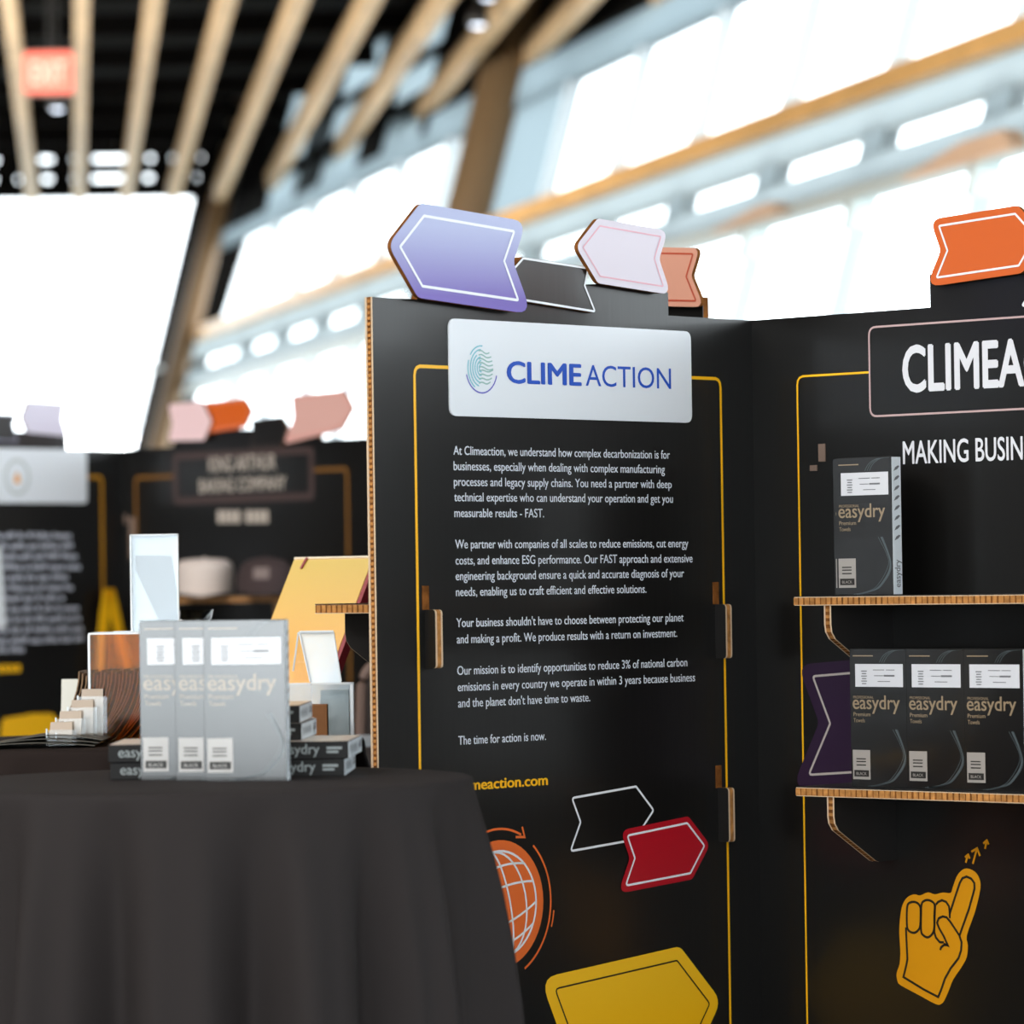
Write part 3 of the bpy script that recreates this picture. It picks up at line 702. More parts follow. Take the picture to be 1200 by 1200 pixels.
# ------------------------------------------------------------------ towel boxes
BW, BHt, BD = .112, .2165, .0235
BOXM = mat('black_carton', (22, 21, 21), .6, .3); FILM = mat('glossy_black_front', (20, 19, 19), .3, .5, coat=1.0)
SPINE = mat('white_spine', (226, 234, 240), .4); LABM = mat('white_sticker', (222, 224, 230), .4, coat=.8); SWM = mat('grey_swirl', (84, 94, 98), .35, coat=.8); BADGE = mat('silver_badge', (170, 164, 158), .35, coat=1.0); BOXT = mat('box_lettering', (160, 140, 112), .4, coat=1.0)
GREYT = mat('grey_lettering', (110, 112, 116), .5)
GLARE = mat('cream_glare', (232, 218, 204), .4, coat=.3)  # cream colour stands in for grazing reflection on top of the lying boxes
def make_box(white_text=False):
    t = thing('towel_box', None, None, (0, 0, 0))
    x0 = -BW/2; yf = -BD/2
    P = lambda a, b: Vector((x0+a*BW, yf-.0004, b*BHt)); P2 = lambda a, b: Vector((x0+a*BW, yf-.0008, b*BHt))
    m = MB(); m.cbox(x0, x0+BW, yf, -yf, 0, BHt); c = m.obj('carton', BOXM, t, bevel=.0008)
    m = MB(); m.face([Vector((x0+.0006, yf-.00015, .0006)), Vector((x0+BW-.0006, yf-.00015, .0006)), Vector((x0+BW-.0006, yf-.00015, BHt-.0006)), Vector((x0+.0006, yf-.00015, BHt-.0006))]); m.obj('front_film', FILM, t)
    m = MB(); m.box((x0+BW-.0001, yf+.0008, .001), (.0006, 0, 0), (0, BD-.0016, 0), (0, 0, BHt-.002)); sp = m.obj('spine', SPINE, t)
    m = MB(); m.face([P(.10, .725), P(.945, .725), P(.945, .89), P(.10, .89)]); lb = m.obj('label', LABM, t)
    m = MB(); 
    for k in range(6): m.face([P2(.22-.01*(k % 2), .745+.018*k), P2(.30+.01*(k % 2), .745+.018*k), P2(.30+.01*(k % 2), .752+.018*k), P2(.22-.01*(k % 2), .752+.018*k)])
    for v, a, b in ((.845, .42, .62), (.845, .65, .80), (.803, .44, .6), (.762, .5, .72)): m.face([P2(a, v), P2(b, v), P2(b, v+.005), P2(a, v+.005)])
    m.face([P2(.61, .80), P2(.80, .80), P2(.80, .812), P2(.61, .812)]); m.obj('fine_print', GREYT, lb)
    m = MB(); text_into(m, 'easydry', P, .05, .88, .565, .40/1.0*.36/ .215*.215, .012, nv=Vector((0, -1, 0))); m.obj('lettering', BOXT, t)
    m = MB(); text_into(m, 'PROFESSIONAL', P, .06, .42, .64, .028, .01, nv=Vector((0, -1, 0))); m.obj('maker_lettering', BOXT, t)
    m = MB(); text_into(m, 'Premium', P, .06, .36, .512, .042, .01, nv=Vector((0, -1, 0))); text_into(m, 'Towels', P, .06, .26, .468, .042, .01, nv=Vector((0, -1, 0)))
    m.obj('product_lettering', BOXT, t); m = MB()
    m.face([P(.06, .945), P(.42, .945), P(.42, .953), P(.06, .953)]); m.obj('small_lettering', BOXT, t)
    m = MB(); m.face([P(.035, .055), P(.345, .055), P(.345, .268), P(.035, .268)]); bd = m.obj('badge', BADGE, t)
    m = MB(); m.face([P2(.06, .075), P2(.32, .075), P2(.32, .122), P2(.06, .122)])
    for v in (.155, .18, .2): m.face([P2(.1, v), P2(.27, v), P2(.27, v+.008), P2(.1, v+.008)])
    m.obj('badge_bar', STEEL, bd)
    m = MB(); text_into(m, 'BLACK', lambda a, b: P2(a, b)-Vector((0, .0003, 0)), .1, .28, .087, .03, .01, nv=Vector((0, -1, 0))); m.obj('badge_lettering', BADGE, bd)
    # silver swirl print
    m = MB()
    for k, (dx, wd) in enumerate(((0, .0022), (-.05, .0008), (.03, .0008), (.015, .0012))):
        pts = [(.80+dx, .42), (.90+dx*.6, .32), (.955+dx*.5, .24), (.93+dx, .17), (.82+dx, .095), (.70+dx, .045), (.5+dx, .018), (.35+dx, .008)]
        pts = [(min(a, .985)*BW, b*BHt) for a, b in pts]; A, B = stroke_pts(smooth_open(pts), wd)
        n = len(A); m.add([Vector((x0+a, yf-.0003, b)) for a, b in A]+[Vector((x0+a, yf-.0003, b)) for a, b in B], [(i, i+1, n+i+1, n+i) for i in range(n-1)])
    m.obj('swirl_print', SWM, t); m = MB()
    for dx in (0, .04, .08):
        pts = [(.53+dx, .90), (.60+dx, .95), (.74+dx*.8, .985), (.97, .992)]; pts = [(a*BW, b*BHt) for a, b in pts]; A, B = stroke_pts(smooth_open(pts), .0008)
        n = len(A); m.add([Vector((x0+a, yf-.0003, b)) for a, b in A]+[Vector((x0+a, yf-.0003, b)) for a, b in B], [(i, i+1, n+i+1, n+i) for i in range(n-1)])
    m.obj('upper_swirl_print', SWM, t)
    # spine writing reads upward
    xs = x0+BW+.0009
    m = MB(); text_into(m, 'easydry', lambda a, b: Vector((xs, -b, a)), .012, .055, -.006, .02, .01, nv=Vector((1, 0, 0)))
    for k in range(8):
        z = .085+.0155*k; m.add([Vector((xs, -.0075, z)), Vector((xs, .002, z+.003)), Vector((xs, .0075, z+.0075)), Vector((xs, .004, z+.009)), Vector((xs, -.003, z+.006))], [(0, 1, 2, 3, 4)])
    m.obj('spine_lettering', GREYT, sp)
    m = MB(); m.face([Vector((x0+.001, -yf+.0003, .001)), Vector((x0+BW-.001, -yf+.0003, .001)), Vector((x0+BW-.001, -yf+.0003, BHt-.001)), Vector((x0+.001, -yf+.0003, BHt-.001))]); m.obj('back_glare', GLARE, t)
    return t
def smooth_open(pts, n=5):
    out = []; N = len(pts)
    for i in range(N-1):
        p0, p1, p2, p3 = Vector(pts[max(i-1, 0)]), Vector(pts[i]), Vector(pts[i+1]), Vector(pts[min(i+2, N-1)])
        for k in range(n):
            t = k/n; out.append(tuple(.5*((2*p1)+(p2-p0)*t+(2*p0-5*p1+4*p2-p3)*t*t+(3*p1-p0-3*p2+p3)*t**3)))
    out.append(tuple(pts[-1])); return out
box0 = make_box(); used = [False]
def put_box(loc, rot, label, group):
    o = box0 if not used[0] else copy_tree(box0)
    used[0] = True; o.location = loc; o.rotation_euler = rot; tag(o, label, 'box', group); return o
rotR = math.atan2(dR.y, dR.x)
# on the shelves of the near display; front faces stand D from the board
def shelf_box(pxl, zs, D, label, lean=0, back=0, dy=0):
    u = R.uv(pxl, 800 if zs < 1.2 else 620, D)[0]; q = R.P(u+BW/2, zs+.0006, D-BD/2-.001)
    return put_box(q, (0, lean, rotR+dy), label, 'black towel boxes on the display shelves')
shelf_box(976.5, ZS1, .088, 'black towel box half hidden behind another on the upper shelf')
shelf_box(979.5, ZS1, .116, 'front black towel box with white spine on the upper shelf')
shelf_box(995.5, ZS2, .125, 'black towel box beside the dark purple arrow on the lower shelf')
shelf_box(1061.5, ZS2, .125, 'middle black towel box of the lower shelf, between two others')
shelf_box(1129, ZS2, .125, 'black towel box with lettered white spine at the picture edge, lower shelf')

# ------------------------------------------------------------------ tables with draped cloths
def cloth(cx, cy, r, zt, flare, nf, seed, label, m):
    rs = random.Random(seed); S = 240; mb = MB(); mb.smooth = True
    ph = [rs.uniform(0, 6.28) for _ in range(6)]
    zs = [zt, zt, zt-.0005, zt-.004, zt-.012, zt-.03, zt-.07, zt-.15, zt-.3, zt-.5, zt-.75, .02]
    fr = [0, .6, .975, .995, 1.0, 1.0, 1.0, 1.0, 1.0, 1.0, 1.0, 1.0]
    rows = []
    for j, z in enumerate(zs):
        d = max(0, zt-z-.012); row = []
        for k in range(S):
            a = 2*math.pi*k/S
            f = math.cos(nf*a+ph[0]+.9*math.sin(2*a+ph[1])+.5*math.sin(3*a+ph[2])); f2 = math.cos((nf*2+3)*a+ph[3]+math.sin(5*a+ph[4]))
            amp = min(1, d/.2)*.036+d*.016
            q = r*fr[j]+flare*(1-math.exp(-d/.28))*.75+d*.035+amp*(.8*(abs(f)**.8*(1 if f > 0 else -1))+.3*f2)
            row.append(Vector((cx+q*math.cos(a), cy+q*math.sin(a), z)))
        rows.append(row)
    mb.v = [v for row in rows for v in row]
    for j in range(len(zs)-1):
        for k in range(S): mb.f.append((j*S+k, j*S+(k+1) % S, (j+1)*S+(k+1) % S, (j+1)*S+k))
    t = thing('draped_table', label, 'table', (cx, cy, 0), 0, 'round tables under black cloths')
    o = mb.obj('tablecloth', m, t); sb = o.modifiers.new('sub', 'SUBSURF'); sb.levels = 1; sb.render_levels = 1
    b = MB(); b.lathe([(0, zt-.03), (r-.01, zt-.03), (r-.01, zt-.004), (0, zt-.004)], (cx, cy, 0), 48); b.obj('tabletop', mat('table_ply', (140, 110, 80)), t)
    b = MB(); b.lathe([(.0, .01), (.25, .01), (.25, .03), (.04, .05), (.04, zt-.03), (0, zt-.03)], (cx, cy, 0), 24); b.obj('pedestal', STEEL, t)
    return t
CLOTH = mat('charcoal_cloth', (42, 38, 38), .8, .2, bump=(900, .25))
TZ = 1.07; TX, TY, TR = -.433, 5.5, .376
cloth(TX, TY, TR, TZ, .03, 13, 3, 'near round high table draped in a floor-length charcoal cloth', CLOTH)
T2X, T2Y, T2R = -.66, 6.95, .40
cloth(T2X, T2Y, T2R, TZ, .05, 14, 5, 'second round high table behind, black cloth, crowded with leaflets and acrylic holders', mat('black_cloth', (38, 31, 29), .9, .1))

# boxes on the near table
def foot(px, Y, z=TZ): 
    q = at(px, 900, Y); return Vector((q.x, Y, z))
G2 = 'towel boxes on the near round table'
for px, Y, lab in ((214.5, 5.46, 'leftmost of the three standing towel boxes on the near table'), (256, 5.43, 'middle standing towel box on the near table'), (290.0, 5.40, 'front standing towel box with whole name visible on the near table')):
    put_box(foot(px, Y), (0, 0, R_(-7)), lab, G2)
def flat_box(px_left, Yf, z, yaw, label):
    """lying flat, short lettered end to the viewer, white spine to the right"""
    p = foot(px_left, Yf, z); o = put_box((0, 0, 0), (0, 0, 0), label, G2)
    m = MB(); fe = lambda a, b: Vector((-BW/2+a, b, BHt+.0006))
    text_into(m, 'easydry', fe, .014, .072, -.005, .020, .01, nv=Vector((0, 0, 1)))
    m.face([fe(.082, .001), fe(.103, .001), fe(.103, .0045), fe(.082, .0045)]); m.face([fe(.082, -.004), fe(.098, -.004), fe(.098, -.001), fe(.082, -.001)])
    m.obj('end_lettering', mat('pale_lettering', (150, 158, 158), .5), o, world=False)
    Mx = Matrix(((1, 0, 0, 0), (0, 0, -1, 0), (0, 1, 0, 0), (0, 0, 0, 1)))
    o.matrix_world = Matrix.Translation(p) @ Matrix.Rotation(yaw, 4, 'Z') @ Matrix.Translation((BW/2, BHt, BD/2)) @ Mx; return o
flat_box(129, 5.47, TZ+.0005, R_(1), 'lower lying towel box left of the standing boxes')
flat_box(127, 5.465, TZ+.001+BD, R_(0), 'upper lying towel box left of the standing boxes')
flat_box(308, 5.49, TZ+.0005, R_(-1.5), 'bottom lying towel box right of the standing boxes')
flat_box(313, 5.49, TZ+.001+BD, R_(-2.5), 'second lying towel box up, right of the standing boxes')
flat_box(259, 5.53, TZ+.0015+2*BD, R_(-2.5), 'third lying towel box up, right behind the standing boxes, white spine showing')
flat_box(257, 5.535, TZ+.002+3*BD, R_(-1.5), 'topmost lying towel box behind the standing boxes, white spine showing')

# ------------------------------------------------------------------ things on the second table
Y2 = 6.85
def W(px, Y): return at(px, 800, Y).x
def Zp(py, Y, px=200): return at(px, py, Y).z
# white tall sign holder on top of the amber tray holder
zb = Zp(742, 6.85)
xa, xb = W(105, 6.80), W(222, 6.80)
hold = thing('brochure_holder', 'amber acrylic box holder packed with fanned brown brochures', 'holder', ((xa+xb)/2, 6.8, TZ))
m = MB(); m.cbox(xa, xb, 6.79, 6.793, TZ+.001, zb); m.obj('front_panel', AMBER, hold)
m = MB(); m.cbox(xa, xb, 6.93, 6.933, TZ+.001, zb); m.obj('back_panel', ACRYL, hold)
m = MB(); m.cbox(xa, xa+.003, 6.793, 6.93, TZ+.001, zb); m.cbox(xb-.003, xb, 6.793, 6.93, TZ+.001, zb); m.obj('side_panel', ACRYL, hold)
m = MB(); m.cbox(xa, xb, 6.788, 6.935, zb, zb+.003); m.cbox(xa-.001, xa+.003, 6.786, 6.789, TZ+.001, zb); m.obj('bright_edge', EDGE, hold)
BRO = mat('brown_paper', (140, 112, 84), .8, noise=(40, .25, (1, 1, 1)))
for k in range(24):
    t = k/23; xt = W(100+98*t, 6.87); z1 = TZ+.118-.004*(k % 3)+.004*t
    mb = MB(); n = 7; A = []
    for i in range(n+1):
        s = i/n; x = xt-.004-(.055+.01*math.sin(k))*(1-s)**2; A.append((x, TZ+.004+(z1-TZ)*s))
    th = .0022
    vs = [Vector((x, 6.80, z)) for x, z in A]+[Vector((x+th, 6.80, z)) for x, z in A]+[Vector((x, 6.92, z)) for x, z in A]+[Vector((x+th, 6.92, z)) for x, z in A]
    q = n+1; fs = []
    for i in range(n):
        fs += [(i, i+1, q+i+1, q+i), (2*q+i, 3*q+i, 3*q+i+1, 2*q+i+1), (i, 2*q+i, 2*q+i+1, i+1), (q+i, q+i+1, 3*q+i+1, 3*q+i)]
    fs += [(0, q, 3*q, 2*q), (n, 2*q+n, 3*q+n, q+n)]
    mb.add(vs, fs); top_obj(mb, 'brochure', BRO, 'thin brown brochure curling on edge among the packed row inside the amber holder', 'brochure', 'fanned brown brochures')
# white upright holder with a grey diagonal card
xa, xb = W(155.5, 6.85), W(210, 6.85); zt2 = Zp(627, 6.85)
sh = thing('sign_holder', 'tall frosted acrylic sign holder with white insert, standing on the amber holder', 'holder', ((xa+xb)/2, 6.85, zb+.003))
m = MB(); m.cbox(xa, xb, 6.86, 6.864, zb+.004, zt2); m.obj('insert', mat('insert_white', (222, 232, 240), .3, coat=.5), sh, bevel=.001)
m = MB(); m.cbox(xa-.001, xb+.001, 6.852, 6.8545, zb+.004, zt2+.001); m.obj('acrylic_sheet', ACRYL, sh)
m = MB(); m.cbox(xa-.002, xa+.0005, 6.85, 6.866, zb+.004, zt2+.001); m.cbox(xb-.0005, xb+.001, 6.85, 6.866, zb+.004, zt2+.001); m.cbox(xa-.001, xb+.001, 6.85, 6.866, zt2, zt2+.002); m.obj('bright_edge', EDGE, sh)
m = MB(); m.cbox(W(135, 6.85), xb, 6.83, 6.88, zb+.0035, zb+.0045); m.obj('foot_plate', EDGE, sh)
f = lambda px, py: Vector((W(px, 6.85), 6.8585, Zp(py, 6.85, px)))
m = MB(); m.face([f(160, 651), f(202, 651), f(208, 690), f(209, 735), f(190, 735), f(160, 668)]); m.obj('grey_print', mat('grey_card', (176, 184, 192), .4), sh)
# glass bowl behind
m = MB(); m.smooth = True; gx = W(222, 7.12); zr = Zp(715, 7.12)
m.lathe([(.03, TZ+.001), (.032, TZ+.01), (.034, zr-.04), (.044, zr), (.041, zr), (.031, zr-.038), (.03, TZ+.012), (0, TZ+.012)], (gx, 7.12, 0), 32)
top_obj(m, 'glass_vase', clear('glass_vessel', (.7, .75, .75), .3, .02), 'clear flared glass vessel behind the standing towel boxes', 'vase')
# gold book leaning back
def slant_box(name, c, e1, e2, th, m_, parent, inset=0): pass
phi, th_ = R_(-35), R_(33)
e1 = Vector((math.cos(phi), math.sin(phi), 0)); bk = Vector((-math.sin(phi), math.cos(phi), 0)); e2 = (Vector((0, 0, 1))*math.cos(th_)+bk*math.sin(th_)); nn = e1.cross(e2)
Hh = (Zp(655, 6.9, 380)-TZ)/math.cos(th_)-.004
cor = at(345, 655, 6.98); o0 = cor-e2*Hh; o0 = Vector((o0.x, o0.y, TZ+.004)); wd = .175
book = thing('gold_book', 'gold yellow hardcover book leaning back with dark red ribbon and spine', 'book', (o0.x, o0.y, TZ))
gm = grad('gold_cover', (204, 172, 74), (236, 148, 26), .0, .3, .3)
m = MB(); m.box(o0, e1*wd, e2*Hh, -nn*.014); bb = m.obj('page_block', mat('cream_pages', (226, 190, 140), .7), book)
m = MB(); m.box(o0+nn*.0005+e1*.002, e1*(wd-.004), e2*(Hh-.003), nn*.002); m.obj('front_cover', gm, book)
m = MB(); m.box(o0+e1*wd-nn*.015, e1*.008, e2*Hh, nn*.018); m.obj('spine', mat('oxblood', (140, 36, 44), .5), book)
m = MB(); m.box(o0+e2*Hh-nn*.014, e1*wd, e2*.003, nn*.016); m.obj('top_edge', mat('cream_edge', (240, 228, 205), .6), book)
m = MB(); p0 = o0+e2*Hh+e1*.028+nn*.004; m.box(p0, e1*.005, e2*-.022-e1*.004, nn*.001); m.obj('ribbon', mat('oxblood', (140, 36, 44)), book)
m = MB(); fnb = lambda a, b: o0+e1*a+e2*b+nn*.0032
for k in range(9): m.face([fnb(.02+.011*k, .085), fnb(.027+.011*k, .085), fnb(.028+.011*k, .099+.004*(k % 3 == 1)), fnb(.021+.011*k, .099)])
m.obj('cover_lettering', DLINE, book)
# tiered card rack
def cardrack():
    t = thing('card_rack', 'small stepped acrylic card rack with cards, left of the fanned brochures', 'rack', (W(80, 6.75), 6.75, TZ))
    steps = ((53, 73, 847), (64, 84, 834), (78, 92, 821), (90, 106, 808))
    for k, (a, b, y) in enumerate(steps):
        Y = 6.655+.034*k; x0, x1 = W(a, Y), W(b, Y); z1 = Zp(y, Y, a)
        m = MB(); m.cbox(x0, x0+.05, Y, Y+.003, TZ+.002, z1-.012); c = m.obj('tier', ACRYL, t)
        m = MB(); m.add([Vector((x0+.002, Y+.008, TZ+.004)), Vector((x0+.042, Y+.008, TZ+.004)), Vector((x0+.042, Y+.02, z1)), Vector((x0+.006, Y+.02, z1)),
                         Vector((x0+.002, Y+.014, TZ+.004)), Vector((x0+.042, Y+.014, TZ+.004)), Vector((x0+.042, Y+.026, z1)), Vector((x0+.006, Y+.026, z1))],
                        [(0, 1, 2, 3), (7, 6, 5, 4), (0, 4, 5, 1), (3, 2, 6, 7), (0, 3, 7, 4), (1, 5, 6, 2)])
        m.obj('card_stack', mat('kraft_cards', (196, 178, 160), .6), t)
        m = MB(); m.cbox(x0, x0+.0025, Y-.001, Y+.004, z1-.03, z1-.01); m.cbox(x0, x0+.018, Y-.001, Y+.004, z1-.03, z1-.0275); m.cbox(x0+.016, x0+.018, Y-.001, Y+.004, z1-.03, z1-.016); m.obj('bright_edge', EDGE, t)
    return t
cardrack()
x0, x1 = W(70, 7.0), W(104, 7.0); z1 = Zp(797, 7.0, 80)
m = MB(); m.box((x0, 7.0, TZ+.001), (x1-x0, 0, 0), (0, .004, 0), (0, .03, z1-TZ)); top_obj(m, 'white_card', mat('card_white', (222, 222, 212), .6), 'plain cream card standing upright behind the stepped card rack', 'card')
# slack pile of thin leaflets lying at the left
for k in range(3):
    m = MB(); n = 12; z0 = TZ+.002+.004*k; vs = []
    for i in range(n+1):
        s = i/n; x = W(-30+18*k, 6.64)+(.20-.02*k)*s; z = z0+.006*math.sin(s*math.pi)*(1+k*.3)
        vs += [Vector((x, 6.62+.012*k, z)), Vector((x, 6.80, z)), Vector((x, 6.62+.012*k, z+.0012)), Vector((x, 6.80, z+.0012))]
    fs = []
    for i in range(n):
        a = 4*i; fs += [(a, a+4, a+5, a+1), (a+2, a+3, a+7, a+6), (a, a+2, a+6, a+4), (a+1, a+5, a+7, a+3)]
    fs += [(0, 1, 3, 2), (4*n, 4*n+2, 4*n+3, 4*n+1)]
    m.add(vs, fs); top_obj(m, 'leaflet', mat('olive_leaflet', (74, 70, 60), .5), 'dark glossy leaflet, %s of the loose pile in front of the stepped rack' % ('lowest', 'middle one', 'topmost')[k], 'leaflet', 'loose dark leaflets')
# acrylic card box with brown cards, and a tent of clear acrylic on it
Ya = 6.62
xa, xb = W(337, Ya), W(413, Ya); z1 = Zp(801, Ya, 370); ab = thing('acrylic_card_box', 'clear acrylic card box beside the stacked towel boxes', 'holder', ((xa+xb)/2, Ya, TZ))
xa -= .03
m = MB(); m.cbox(xa, xb, Ya, Ya+.003, TZ+.001, z1); m.obj('front_panel', ACRYL, ab)
m = MB(); m.cbox(xa, xb, Ya+.06, Ya+.063, TZ+.001, z1); m.obj('back_panel', ACRYW, ab)
m = MB(); m.cbox(xb-.003, xb, Ya+.003, Ya+.06, TZ+.001, z1); m.obj('side_panel', ACRYL, ab)
m = MB(); m.cbox(xa, xb, Ya-.001, Ya+.002, z1-.002, z1); m.cbox(xb-.004, xb+.001, Ya-.001, Ya+.002, TZ+.001, z1); m.cbox(xa, xb, Ya-.001, Ya+.002, TZ+.001, TZ+.003)
m.cbox(W(365, Ya)-.001, W(365, Ya)+.001, Ya-.001, Ya+.002, z1-.04, z1); m.obj('bright_edge', EDGE, ab)
m = MB(); m.cbox(W(372, Ya)+.003, xb-.008, Ya+.035, Ya+.045, TZ+.003, z1-.012); m.obj('crumpled_insert', mat('pale_insert', (205, 214, 216), .5, bump=(60, 1.0)), ab)
m = MB(); m.cbox(W(330, 6.55), W(383, 6.55), 6.55, 6.59, TZ+.001, Zp(826, 6.55, 360)); top_obj(m, 'card_block', mat('brown_cards', (128, 80, 36), .7, noise=(20, .15, (1, 1, 1))), 'block of brown cards in front of the clear card box', 'cards', bevel=.001)
Yt = 6.63; 
tt = thing('acrylic_tent', 'clear folded acrylic tent stand on top of the card box, before the gold book', 'stand', (W(370, Yt), Yt, z1))
zz = Zp(741, Yt, 370)
a0, a1, b0, b1 = W(351, Yt), W(391, Yt), W(364, Yt), W(400, Yt)
m = MB(); m.add([Vector((b0, Yt-.005, z1+.001)), Vector((b1, Yt-.005, z1+.001)), Vector((a1, Yt+.02, zz)), Vector((a0, Yt+.02, zz)), Vector((b0, Yt-.002, z1+.001)), Vector((b1, Yt-.002, z1+.001)), Vector((a1, Yt+.023, zz)), Vector((a0, Yt+.023, zz))], [(0, 1, 2, 3), (7, 6, 5, 4), (0, 4, 5, 1), (3, 2, 6, 7), (0, 3, 7, 4), (1, 5, 6, 2)]); m.obj('front_leaf', ACRYW, tt)
def rod(mb, a, b, r=.0018): mb.tube([a, b], r, 6)
m = MB(); rod(m, (b0, Yt-.006, z1+.003), (a0, Yt+.019, zz)); rod(m, (a0, Yt+.019, zz), (a1, Yt+.019, zz), .003); rod(m, (a1, Yt+.019, zz), (b1, Yt-.006, z1+.003), .0014); rod(m, (a0-.002, Yt+.022, zz), (W(342, Yt), Yt+.045, z1+.02), .0016); m.obj('bright_edge', EDGE, tt)
m = MB(); m.add([Vector((W(341, Yt), Yt+.05, z1+.003)), Vector((W(385, Yt), Yt+.05, z1+.003)), Vector((a1, Yt+.024, zz)), Vector((a0, Yt+.024, zz))], [(0, 1, 2, 3)]); m.obj('rear_leaf', ACRYL, tt)

# ------------------------------------------------------------------ far display
cf = at(143, 600, 12.3)
FL_ = Panel(cf, dL); FR = Panel(cf, dR)
d2 = thing('cardboard_display', 'distant black cardboard display stand with blurred sign and two caps on its shelf', 'display', (cf.x, cf.y, 0), 0, 'cardboard display stands')
fu = FL_.uv(78, 515)[0]
FLB = board(FL_, d2, [(0, 0), (WL, 0), (WL, ZT), (.85, ZT), (.85, ZT+.03), (.45, ZT+.05), (fu, ZT+.05), (fu, ZT), (0, ZT)], 'story_board')
fa, fb = FR.uv(200, 520)[0], FR.uv(375, 515)[0]
FRB = board(FR, d2, [(0, 0), (1.1, 0), (1.1, ZT), (fb, ZT), (fb, ZT+.03), (fa+.3, ZT+.045), (fa+.02, ZT+.04), (fa+.02, ZT), (0, ZT)], 'shelf_board')
KF = mat('slate_edge', (90, 92, 96), .6)
def far_arrow(pn, B, pts, mb_, ml, h=.012, grow=.012): return arrow_tab(pn, B, pn.uvs(pts, h), grow, None, None, mb_, ml, .004, rr=.012, h=h)
far_arrow(FL_, FLB, [(33, 473), (73, 475.5), (70, 491), (75, 508), (33, 504), (27, 489)], mat('pale_mauve', (212, 206, 224), .4), PALE, grow=.008)
far_arrow(FL_, FLB, [(-40, 484), (18, 487), (14, 497), (20, 517), (-40, 514), (-50, 498)], BLACK2, mat('mauve_grey', (150, 148, 170), .5), h=.006, grow=.004)
far_arrow(FR, FRB, [(200, 477), (236, 473), (246, 494), (238, 513), (200, 514), (204, 496)], mat('blush_print', (250, 214, 216), .4), mat('blush_line', (255, 228, 228), .4), h=.02, grow=.008)
far_arrow(FR, FRB, [(228, 476), (286, 469.5), (293, 482), (286, 498), (228, 507), (232, 490)], ORANGE_D, mat('salmon_line', (238, 140, 110), .4), grow=.008)
far_arrow(FR, FRB, [(294, 494), (330, 489), (336, 500), (330, 522), (294, 524), (298, 506)], BLACK2, mat('brown_grey', (70, 60, 58), .5), h=.006, grow=.004)
far_arrow(FR, FRB, [(344, 467), (402, 461), (412, 478), (400, 500), (337, 516), (346, 490)], mat('dusty_pink', (226, 176, 166), .4), mat('pink_rim', (232, 160, 150), .4), h=.02, grow=.009)
# story side
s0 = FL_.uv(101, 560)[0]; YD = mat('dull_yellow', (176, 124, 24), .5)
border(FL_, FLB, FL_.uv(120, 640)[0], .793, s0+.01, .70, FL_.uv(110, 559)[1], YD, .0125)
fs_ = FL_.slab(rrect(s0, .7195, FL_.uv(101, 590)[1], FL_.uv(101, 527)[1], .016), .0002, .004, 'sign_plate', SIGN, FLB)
eu, ev = FL_.uv(19, 559); 
mb = MB(); FL_.line([(eu+.045*math.cos(R_(a)), ev+.05*math.sin(R_(a))) for a in range(0, 360, 15)], .010, .0046, None, None, None, closed=True, mb=mb); mb.obj('emblem_ring', mat('ring_grey', (196, 204, 204), .5), fs_)
FL_.fill(rnd([(eu-.014, ev-.018), (eu+.014, ev-.018), (eu+.008, ev+.004), (eu, ev+.016), (eu-.008, ev+.004)], .003, 2), .0046, 'emblem_flame', mat('emblem_orange', (240, 170, 80), .5), fs_)
mb = MB(); rs = random.Random(2)
ends = [83, 85, 90, 94, 79, 85, 75, 92, 94, 97, 97, 28]
for k, xe in enumerate(ends):
    y = 630+12.1*k; u1_, v_ = FL_.uv(xe, y); u = u1_
    while u < .69:
        wl = rs.uniform(.02, .075); a, b = u, min(.7, u+wl)
        n = max(1, int((b-a)/.011))
        for i in range(n):
            q0 = a+(b-a)*i/n; q1 = a+(b-a)*(i+.78)/n; hh = rs.choice((.011, .011, .016)); mb.face([FL_.P(q0, v_-.003*(hh < .012), .0008), FL_.P(q1, v_-.003*(hh < .012), .0008), FL_.P(q1, v_+hh, .0008), FL_.P(q0, v_+hh, .0008)])
        u = b+.008
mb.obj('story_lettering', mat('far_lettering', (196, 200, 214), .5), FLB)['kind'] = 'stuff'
mb = MB(); ya = FL_.uv(24, 786)
for i in range(8):
    q0 = ya[0]+.0235*i; mb.face([FL_.P(q0, ya[1]-.004, .0008), FL_.P(q0+.02, ya[1]-.004, .0008), FL_.P(q0+.02, ya[1]+.019, .0008), FL_.P(q0, ya[1]+.019, .0008)])
mb.obj('web_lettering', YEL, FLB)
FL_.fill(rnd(FL_.uvs([(2, 842), (40, 836), (62, 836), (72, 850), (60, 880), (10, 886), (0, 862)]), .02, 4), .0008, 'yellow_arrow_print', YEL, FLB)
FL_.slab(FL_.uvs([(-20, 640), (0, 642), (6, 735), (-20, 738)]), .001, .003, 'taped_sheet', WHITE, FLB)
# bits of slot edge
for q in ((146, 603, 149, 614), (152, 606, 159, 655)):
    a = FR.uv(q[0], q[3]); b = FR.uv(q[2], q[1]); FR.slab([a, (b[0], a[1]), b, (a[0], b[1])], -.002, .002, 'slot_edge', mat('dim_kraft', (120, 100, 88), .7), FRB)
